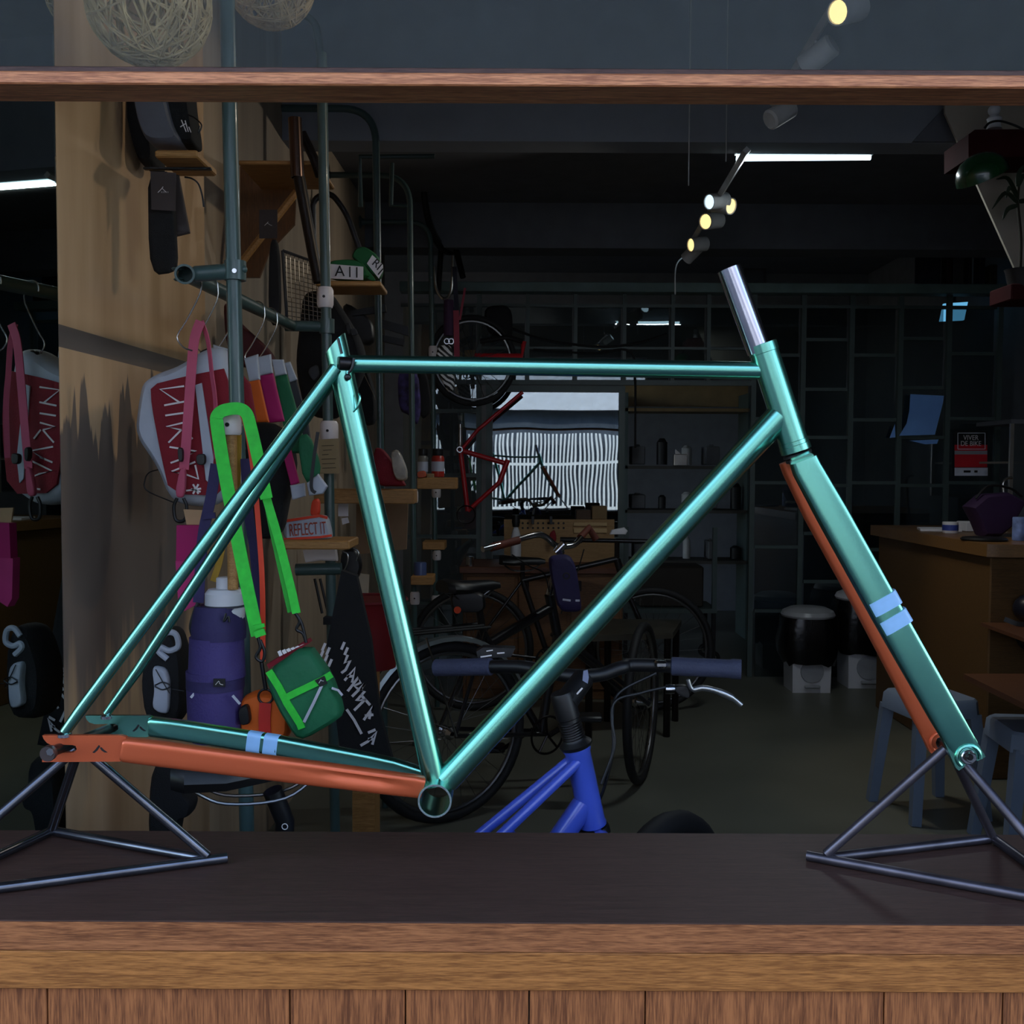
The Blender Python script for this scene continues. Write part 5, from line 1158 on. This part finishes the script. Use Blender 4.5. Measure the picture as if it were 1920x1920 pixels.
MB().ribbon(curve([hc+Vector((-.11, -.03, .03)), hc+Vector((-.06, -.05, .012)), hc+Vector((0, -.06, .015)), hc+Vector((.06, -.06, .03))], 5), .02, .004, (0, -1, 0)).ribbon(curve([hc+Vector((-.08, -.06, -.03)), hc+Vector((-.05, -.065, -.08)), hc+Vector((.0, -.065, -.10)), hc+Vector((.06, -.065, -.095))], 5), .014, .003, (0, -1, 0)).build('strap', m_black, hl)
MB().puff3([hc+Vector((x, -.075, z)) for x, z in [(-.03, .02), (-.035, .05), (-.01, .065), (.012, .05), (.01, .02)]], (0, -1, 0), .02).build('buckle', m_refl, hl)
# the light of the track spots themselves
def spot_light(px, py, D, target, energy, col, size=1.0):
    L_ = bpy.data.lights.new('spot_beam', 'SPOT'); L_.energy = energy; L_.color = col; L_.spot_size = size; L_.spot_blend = .6; L_.shadow_soft_size = .03
    o = bpy.data.objects.new('spot_beam', L_); COL.objects.link(o); c = at(px, py, D); t = Vector(target); o.location = c+(t-c).normalized()*.07
    o.rotation_euler = (t-c).to_track_quat('-Z', 'Y').to_euler()
spot_light(1592, 18, 2.75, at(330, 200, 2.3), 4.5, (1, .86, .66), 1.5)
spot_light(1336, 414, 5.0, at(640, 560, 4.3), 5, (1, .94, .84), 1.6)
spot_light(1354, 384, 4.75, at(1850, 1200, 4.2), 5.5, (1, .85, .65), 1.0)

# ================================================================== bicycles
m_spoke = M('spoke_steel', (120, 120, 122), .3, .9)
m_bluep = M('blue_frame_paint', (70, 94, 205), .3, var=.06, coat=.6)
m_blackp = M('black_frame_paint', (22, 20, 22), .3, coat=.4)
m_grip = M('navy_grip', (52, 56, 78), .75, bump=.3, bscale=250)
m_redp = M('red_frame_paint', (190, 24, 34), .35, coat=.3)
def wheel(o, c, ax, R, fender=None, tm=m_rubber, tr=.019):
    w_ = MB().torus(c, ax, R-tr, tr, 48, 10).build('tyre', tm, o)
    MB().torus(c, ax, R-tr*2.2, .009, 48, 8).build('rim', m_spoke, w_)
    ax = Vector(ax).normalized(); u = Vector((0, 0, 1)); u = (u-ax*u.dot(ax)).normalized(); v_ = ax.cross(u); c = Vector(c)
    q = MB()
    for i in range(28):
        a = 2*math.pi*i/28; d = u*math.cos(a)+v_*math.sin(a); s_ = 1 if i % 2 else -1
        a2 = a+(.9 if (i//2) % 2 else -.9); d2 = u*math.cos(a2)+v_*math.sin(a2)
        q.tube([c+ax*.025*s_+d2*.022, c+d*(R-tr*2.2)], .0011, 4)
    q.build('spokes', m_spoke, w_)
    MB().lathe([(.012, -.045), (.024, -.028), (.013, -.02), (.013, .02), (.024, .028), (.012, .045)], c, ax, 16).build('hub', m_chrome, w_)
    if fender:
        pts = [c+(u*math.cos(a)+v_*math.sin(a))*(R+.018) for a in [math.radians(g) for g in range(fender[0], fender[1]+1, 8)]]
        q = MB(); rr = []
        for p in pts:
            d = (p-c).normalized(); rr.append([p-ax*.027-d*.012, p-ax*.02+d*.002, p+d*.007, p+ax*.02+d*.002, p+ax*.027-d*.012, p+ax*.018-d*.004, p-ax*.018-d*.004])
        q.rings(rr).build('mudguard', fender[2], o)
    return w_
def saddle(o, c, d, mat=m_black):
    d = Vector(d).normalized(); l = Vector((0, 0, 1)).cross(d)
    sec = [(-.13, .055, .02), (-.11, .075, .022), (-.05, .065, .02), (.02, .035, .018), (.09, .021, .016), (.125, .016, .010)]
    rr = [[c+d*s_+l*(hw*math.cos(a))+Vector((0, 0, max(-.5, math.sin(a))*th*1.6+(.006 if s_ < -.1 else 0))) for a in [2*math.pi*j/14 for j in range(14)]] for s_, hw, th in sec]
    MB().rings(rr).build('saddle', mat, o)
    q = MB()
    for g in (-1, 1): q.tube(curve([c+d*(-.1)+l*.03*g+Vector((0, 0, -.018)), c+d*(-.05)+l*.022*g+Vector((0, 0, -.045)), c+d*.04+l*.02*g+Vector((0, 0, -.045)), c+d*.1+l*.008*g+Vector((0, 0, -.01))], 5), .0028, 8)
    q.build('saddle_rails', m_spoke, o)
def crank(o, c, d, l, ang, mat=m_dark):
    cr_ = MB().torus(c+l*.045, l, .075, .005, 32, 6).build('chainring', mat, o)
    q = MB()
    for k in range(5):
        a = ang+k*1.2566; q.tube([c+l*.045, c+l*.045+(d*math.cos(a)+Vector((0, 0, 1))*math.sin(a))*.074], .005, 6)
    q.build('chainring_spider', mat, cr_)
    for g in (1, -1):
        e = c+l*.06*g+(d*math.cos(ang)+Vector((0, 0, 1))*math.sin(ang))*.17*g
        MB().tube([c+l*.06*g, e], .009, 8).build('crank_arm', mat, o)
        p = e+l*.055*g
        MB().cbox((p.x-.05, p.y-.042, p.z-.012), (p.x+.05, p.y+.042, p.z+.012), .006).build('pedal', m_black, o)

# ---- blue bicycle just behind the shelf
hb0 = at(1081, 1402, 1.75); hb1 = at(1112, 1546, 1.765)
d = Vector((.958, .287, 0)).normalized(); l = Vector((d.y, -d.x, 0))     # l points to the viewer's side
blu = T('blue_bicycle', 'blue bicycle with black handlebar and navy grips just behind the shelf', 'bicycle', (-.15, 1.68, 0))
fa = Vector((.29, 1.95, .335)); ra_ = Vector((-.64, 1.53, .335)); bbp = Vector((-.22, 1.655, .29))
MB().lathe([(.024, -.002), (.0245, .004), (.0225, .008), (.0225, (hb1-hb0).length-.008), (.0245, (hb1-hb0).length-.004), (.024, (hb1-hb0).length)], hb0, (hb1-hb0), 24).build('head_tube', m_bluep, blu)
stt = Vector((-.365, 1.61, .70))
pj = at(1074, 1414, 1.75); 
for g in (-1, 1):
    a = hb0+(hb1-hb0)*.12+l*.012*g
    e = at(924, 1562, 1.70)+l*.028*g; far = e+(e-a).normalized()*.30
    MB().tube([a, far], .0092, 12).build('top_tube', m_bluep, blu)
MB().tube([at(958, 1562, 1.70)+l*.03, at(958, 1562, 1.70)-l*.03], .007, 8).build('tube_bridge', m_bluep, blu)
MB().tube([hb0+(hb1-hb0)*.66, bbp], .0205, 18).build('down_tube', m_bluep, blu)
MB().tube([bbp, stt], .0155, 14).build('seat_tube', m_bluep, blu)
for g in (-1, 1):
    MB().tube([stt+l*.02*g, ra_+l*.065*g], .0075, 8).build('seat_stay', m_bluep, blu)
    MB().tube([bbp+l*.03*g, ra_+l*.065*g], .009, 8).build('chain_stay', m_bluep, blu)
    MB().tube([hb1+Vector((.008, .008, -.03))+l*.045*g, fa+l*.052*g], [.014, .009], 10).build('fork_leg', m_bluep, blu)
MB().lathe([(.026, 0), (.028, .006), (.028, .014), (.022, .02)], hb1+(hb1-hb0).normalized()*.003, (hb1-hb0), 20).build('lower_headset', m_black, blu)
MB().tube([hb1+(hb1-hb0).normalized()*.02-l*.06, hb1+(hb1-hb0).normalized()*.02+l*.06], .018, 12).build('fork_crown', m_bluep, blu)
sd = at(484, 1474, 1.60)
MB().tube([stt, at(534, 1540, 1.612), at(511, 1482, 1.60)], .0155, 14).build('seat_post', m_black, blu)
MB().torus(at(534, 1550, 1.595), (0, -1, 0), .0045, .0008, 16, 5).build('post_logo', m_ink, blu)
saddle(blu, sd+Vector((0, 0, .028)), d)
wd = Vector((.55, .835, 0)).normalized(); wl = Vector((wd.y, -wd.x, 0))
wheel(blu, fa, wl, .345, None, m_rubber, .026); wheel(blu, ra_, l, .345, None, m_rubber, .026)
crank(blu, bbp, d, l, -.5)
# stem, spacers, bar
hu = (hb0-hb1).normalized()
st0 = at(1055, 1330, 1.745)
MB().lathe([(.027, 0), (.029, .006), (.022, .012), (.019, .016), (.0185, .052), (.021, .054), (.021, .095), (.019, .1)], hb0+hu*.002, (at(1058, 1318, 1.745)-hb0), 20).build('stem_column', m_black, blu)
q = MB()
for k in range(7): q.torus(hb0+(at(1058, 1318, 1.745)-hb0).normalized()*(.02+k*.0045), (at(1058, 1318, 1.745)-hb0), .0192, .0014, 20, 5)
q.build('spacer_rings', m_dark, blu)
MB().tube([at(1060, 1318, 1.745), at(1094, 1272, 1.79)], [.021, .0195], 14).build('stem', m_black, blu)
MB().slab([(1094, 1258), (1102, 1256), (1104, 1270), (1102, 1282), (1092, 1276)], 1.762, .004).build('stem_plate', M('pale_blue_metal', (120, 128, 156), .4), blu)
q = MB(); q.tube(A([(1072, 1312), (1092, 1290)], 1.742), .0016, 6); q.build('stem_lettering', m_ink, blu)
barR = [(1098, 1268, 1.80), (1130, 1264, 1.81), (1165, 1252, 1.82), (1200, 1247, 1.83), (1380, 1254, 1.80)]
barL = [(1098, 1268, 1.80), (1060, 1266, 1.81), (1010, 1256, 1.85), (960, 1250, 1.88), (830, 1252, 1.95)]
MB().tube(curve(A3(barR), 6), .0125, 14).build('handlebar', m_black, blu)
MB().tube(curve(A3(barL), 6), .0125, 14).build('handlebar', m_black, blu)
g0, g1 = at(1258, 1249, 1.82), at(1390, 1255, 1.795)
MB().lathe([(.0125, 0), (.0165, .002), (.0165, (g1-g0).length-.02), (.0178, (g1-g0).length-.016), (.0178, (g1-g0).length), (.010, (g1-g0).length), (.0095, (g1-g0).length-.004)], g0, (g1-g0), 20).build('grip', m_grip, blu)
g2, g3 = at(922, 1250, 1.90), at(818, 1252, 1.955)
MB().lathe([(.0125, 0), (.0165, .002), (.0165, (g3-g2).length), (.010, (g3-g2).length+.001)], g2, (g3-g2), 18).build('grip', m_grip, blu)
bl = MB().cbox(tuple(at(1228, 1254, 1.80)), tuple(at(1248, 1234, 1.83)), .004).build('shifter', m_chrome, blu)
MB().puff([(1258, 1285), (1290, 1282), (1294, 1310), (1270, 1302)], 1.82, .02).build('lever_mount', m_black, blu)
MB().lathe([(.008, -.008), (.009, 0), (.008, .008)], at(1256, 1292, 1.81), (1, 0, 0), 12).build('barrel_adjuster', m_chrome, blu)
MB().tube(curve(A([(1290, 1274), (1298, 1292), (1318, 1290), (1345, 1296), (1372, 1308), (1390, 1322)], 1.80), 5), [.004]*6+[.0055]*10+[.0065]*5+[.005]*5, 10).build('brake_lever', M('brushed_aluminium', (186, 188, 188), .3, .9), blu)
MB().tube(curve(A3([(1250, 1288, 1.81), (1200, 1300, 1.80), (1150, 1320, 1.78), (1150, 1400, 1.76), (1135, 1470, 1.76), (1120, 1510, 1.77)]), 6), .0028, 8).tube(curve(A3([(1230, 1262, 1.82), (1160, 1300, 1.80), (1148, 1350, 1.77), (1152, 1400, 1.76), (1128, 1470, 1.75)]), 6), .0028, 8).build('brake_cable', m_cable, blu)
cp_ = MB().slab([(893, 1222), (906, 1214), (966, 1216), (958, 1232), (896, 1234)], 1.93, .03).build('bar_display', m_black, blu)
q = MB(); q.tube(A([(901, 1232), (922, 1229)], 1.928), .0016, 5).tube(A([(912, 1221), (924, 1219)], 1.928), .0012, 5).tube(A([(932, 1225), (946, 1224)], 1.928), .0014, 5); q.build('display_print', m_ink, blu)

# ---- dark city bicycle further in
cb = T('city_bicycle', 'black city bicycle with silver mudguard and purple handlebar bag', 'bicycle', (.15, 4.1, 0))
R2 = .345
ra2 = Vector((at(838, 1400, 3.84).x, 3.84, R2)); fa2 = Vector((at(1203, 1340, 4.35).x, 4.35, R2))
d = (fa2-ra2).normalized(); l = Vector((d.y, -d.x, 0))
wheel(cb, ra2, l, R2, (-75, 100, M('silver_mudguard', (150, 160, 160), .3, .7)))
fw_dir = Vector((.30, .95, 0)).normalized(); wheel(cb, fa2, Vector((fw_dir.y, -fw_dir.x, 0)), R2)
bb2 = ra2+d*.43+Vector((0, 0, -.06)); sx_ = at(905, 1135, 4.02); stt2 = Vector((sx_.x, sx_.y, .70)); hd0 = at(1030, 1115, 4.22); hd1 = at(1045, 1190, 4.26)
MB().tube([bb2, stt2, at(893, 1110, 4.0)], .016, 12).build('seat_tube', m_blackp, cb)
MB().tube([hd0, hd1], .021, 14).build('head_tube', m_blackp, cb)
MB().tube([hd0+(hd1-hd0)*.3, at(920, 1205, 4.04)], .020, 12).build('top_tube', m_blackp, cb)
MB().tube([hd1, bb2], .019, 12).build('down_tube', m_blackp, cb)
for g in (-1, 1):
    MB().tube([stt2+l*.02*g, ra2+l*.065*g], .008, 8).build('seat_stay', m_blackp, cb)
    MB().tube([bb2+l*.03*g, ra2+l*.065*g], .009, 8).build('chain_stay', m_blackp, cb)
    MB().tube([hd1+l*.04*g, fa2+l*.05*g], [.013, .009], 8).build('fork_leg', m_blackp, cb)
    MB().tube([ra2+l*.075*g, ra2+d*-.12+l*.06*g+Vector((0, 0, .38))], .004, 6).build('mudguard_stay', m_chrome, cb)
crank(cb, bb2, d, l, .4)
saddle(cb, at(884, 1102, 3.98), d)
MB().puff([(842, 1108), (908, 1108), (912, 1140), (896, 1148), (848, 1146)], 3.96, .08).build('saddle_bag', m_black, cb)
MB().lathe([(.012, 0), (.014, .012)], at(858, 1143, 3.88), (0, -1, 0), 14).build('rear_light', M('red_lens', (220, 70, 20), .3), cb)
MB().tube([hd0, at(1052, 1032, 4.2)], .016, 12).build('stem_column', m_chrome, cb)
MB().tube(curve(A3([(905, 1030, 4.0), (950, 1018, 4.08), (1005, 1003, 4.2), (1025, 1008, 4.24), (1045, 1024, 4.26), (1075, 1022, 4.3), (1090, 1008, 4.36)]), 6), .0125, 12).build('handlebar', m_chrome, cb)
MB().tube(A3([(920, 1027, 4.03), (972, 1013, 4.12)]), .0165, 12).build('grip', M('rust_grip', (96, 40, 22), .7), cb)
MB().tube(A3([(1088, 1008, 4.36), (1104, 990, 4.42), (1118, 1012, 4.42)]), .016, 12).build('grip', M('rust_grip', (96, 40, 22), .7), cb)
MB().lathe([(.018, 0), (.018, .05), (.01, .055)], at(1042, 1036, 4.2), (.7, 0, .7), 14).build('stem_clamp', m_chrome, cb)
pbg = MB().puff([(1028, 1042), (1066, 1038), (1080, 1060), (1091, 1140), (1084, 1147), (1046, 1146), (1030, 1070)], 4.12, .10).build('handlebar_bag', m_purpled, cb)
MB().ribbon(A([(1055, 1124), (1070, 1126)], 4.066), .008, .002).ribbon(A([(1079, 1126), (1087, 1126)], 4.068), .008, .002).build('reflective_strip', m_refl, pbg)
MB().torus(at(1062, 1080, 4.062), (0, 1, 0), .012, .0025, 14, 6).build('ring', m_black, pbg)
MB().tube(curve(A3([(960, 1040, 4.05), (990, 1060, 4.1), (1020, 1075, 4.2), (1030, 1110, 4.2)]), 5), .003, 6).tube(curve(A3([(1095, 1030, 4.35), (1080, 1080, 4.3), (1052, 1150, 4.2)]), 5), .003, 6).build('brake_cable', m_cable, cb)
rk = MB(); 
z7 = R2*2+.05
for g in (-1, 0, 1): rk.tube([ra2+d*-.2+l*.05*g+Vector((0, 0, z7-R2)), ra2+d*.16+l*.05*g+Vector((0, 0, z7-R2))], .006, 6)
rk.build('rear_rack', m_black, cb)
# black bicycle behind with white bag light (bar and lamp) on the right of the city bicycle
b3 = T('black_bicycle', 'black flat-bar bicycle half hidden behind the city bicycle', 'bicycle', (.2, 5.1, 0))
ra3 = Vector((-.22, 5.62, R2)); fa3 = Vector((.78, 5.64, R2))
d = (fa3-ra3).normalized(); l = Vector((d.y, -d.x, 0))
fa3 = ra3+d*1.0
wheel(b3, ra3, l, R2); wheel(b3, fa3, l, R2)
bb3 = ra3+d*.43+Vector((0, 0, -.06)); s3 = ra3+d*.28+Vector((0, 0, .38)); h30 = ra3+d*.80+Vector((0, 0, .50)); h31 = ra3+d*.84+Vector((0, 0, .36))
for a, b, r_, nm in ((bb3, s3, .016, 'seat_tube'), (s3, h30, .016, 'top_tube'), (bb3, h31, .02, 'down_tube'), (h30, h31, .02, 'head_tube'), (s3, ra3+l*.05, .008, 'seat_stay'), (bb3, ra3+l*.05, .009, 'chain_stay'), (h31+l*.03, fa3+l*.05, .012, 'fork_leg'), (h31-l*.03, fa3-l*.05, .012, 'fork_leg')):
    MB().tube([a, b], r_, 10).build(nm, m_blackp, b3)
saddle(b3, s3+Vector((0, 0, .1)), d); MB().tube([s3, s3+Vector((0, 0, .09))], .013, 8).build('seat_post', m_blackp, b3)
hbp = at(1120, 1052, 4.9)
MB().tube([h30, h30+Vector((0, 0, .10))], .014, 8).build('stem_column', m_blackp, b3)
MB().tube([h30+Vector((0, 0, .10))-Vector((.30, -.05, 0)), h30+Vector((0, 0, .10))+Vector((.30, -.05, 0))], .0125, 10).build('handlebar', m_blackp, b3)
for g in (-1, 1): MB().tube([h30+Vector((0, 0, .10))+Vector((.19, -.03, 0))*g, h30+Vector((0, 0, .10))+Vector((.31, -.05, 0))*g], .0165, 10).build('grip', m_black, b3)
MB().puff3([h30+Vector((x, -.08, .14+z)) for x, z in [(-.05, 0), (-.04, .025), (.03, .04), (.05, .02), (.04, 0)]], (0, -1, 0), .03).build('bar_lamp', m_whiteplastic, b3)
crank(b3, bb3, d, l, 1.0)
# dark bench behind the bikes, low table
tb_ = T('low_table', 'dark low table with worn top behind the blue bicycle handlebar', 'table', (at(1180, 1240, 4.9).x, 4.9, 0))
zt2 = zat(1165, 5.4)
MB().prism([onz(1130, 1160, zt2), onz(1278, 1162, zt2), onz(1262, 1186, zt2), onz(1095, 1192, zt2)], (0, 0, -.03)).build('table_top', M('worn_dark_top', (66, 62, 52), .4, var=.4, scale=6), tb_)
for px_, py_ in ((1140, 1166), (1268, 1166), (1252, 1184), (1105, 1190)):
    p = onz(px_, py_, zt2); MB().tube([Vector((p.x, p.y, zt2-.03)), Vector((p.x, p.y, 0))], .018, 8).build('leg', m_dark, tb_)

# ---- bicycles hung up against the left wall and the red frame
hw = T('hung_bicycle', 'dark bicycle in pieces hung beside a separate loose wheel in the back left corner', 'bicycle', (at(835, 400, 5.9).x, 5.9, zat(560, 5.9)))
for (cx, cy, rx_, R_) in ((836, 372, .25, .30),):
    c = at(cx, cy, 5.95); MB().torus(c, (.94, -.34, 0), R_, .018, 44, 8).build('tyre', m_rubber, hw)
    MB().torus(c, (.94, -.34, 0), R_-.03, .008, 44, 6).build('rim', m_spoke, hw)
MB().tube(A3([(832, 300, 5.95), (830, 420, 5.95), (822, 545, 5.9)]), .016, 10).build('frame_tube', m_blackp, hw)
MB().tube(A3([(848, 350, 5.95), (856, 470, 5.95), (868, 520, 5.9)]), .018, 10).build('frame_tube', m_blackp, hw)
MB().tube(curve(A3([(814, 500, 5.85), (818, 540, 5.85), (832, 560, 5.85), (846, 545, 5.85), (850, 480, 5.85)]), 6), .009, 8).build('fork_bow', m_wire, hw)
MB().tube([at(838, 318, 5.95)+Vector((0, 0, .05)), Vector((at(838, 318, 5.95).x, 5.95, CZ-.002))], .004, 6).build('hanging_hook', m_wire, hw)
hw2 = hw  # loose hung wheel, only grouped under the bicycle pieces
c = at(886, 676, 6.1); ax = Vector((.25, -1, 0)).normalized()
MB().torus(c, ax, .255, .016, 48, 8).build('tyre', m_rubber, hw2); MB().torus(c, ax, .23, .008, 48, 6).build('rim', m_spoke, hw2)
q = MB(); u = Vector((0, 0, 1)); v_ = ax.cross(u)
for i in range(20): a = 2*math.pi*i/20; q.tube([c, c+(u*math.cos(a)+v_*math.sin(a))*.225], .0018, 4)
q.build('spokes', m_spoke, hw2); MB().lathe([(.02, -.04), (.02, .04)], c, ax, 12).build('hub', m_dark, hw2)
MB().tube(A3([(900, 640, 6.0), (950, 632, 6.0), (980, 640, 6.0)]), .014, 8).build('handlebar', m_black, hw2)
MB().puff([(905, 575), (960, 572), (962, 640), (915, 630)], 6.2, .1).build('black_sack', m_blackcloth, label='black sack hanging on the partition beside the hung wheel', cat='sack')
MB().slab([(871, 656), (892, 656), (892, 674), (871, 674)], DP-.018, .003).build('note_card', m_kraft, label='small pale card pinned by the hung wheel', cat='card')
rf = T('red_bicycle', 'stripped red bicycle hung in front of the partition', 'bicycle', at(878, 965, 6.3))
for a, b, r_, nm in (((866, 845), (945, 868), .016, 'top_tube'), ((863, 843), (877, 958), .016, 'seat_tube'), ((877, 958), (936, 905), .014, 'down_tube'), ((866, 842), (896, 806), .012, 'fork_leg'), ((936, 905), (952, 862), .016, 'head_tube'), ((896, 806), (980, 735), .012, 'chain_stay')):
    MB().tube(A([a, b], 6.32), r_, 10).build(nm, m_redp, rf)
MB().torus(at(862, 843, 6.28), (0, 1, 0), .016, .006, 18, 6).build('bearing_ring', m_chrome, rf)
MB().lathe([(.012, 0), (.014, .02), (.012, .14)], at(863, 838, 6.3), (0, 0, 1), 10).build('seat_post', m_wire, rf)
MB().torus(at(874, 965, 6.3), (0, 1, 0), .055, .004, 24, 5).build('chainring', m_dark, rf)
MB().tube(A([(890, 668), (978, 668), (982, 640)], 6.15), .018, 8).build('red_tube', m_redp, rf)
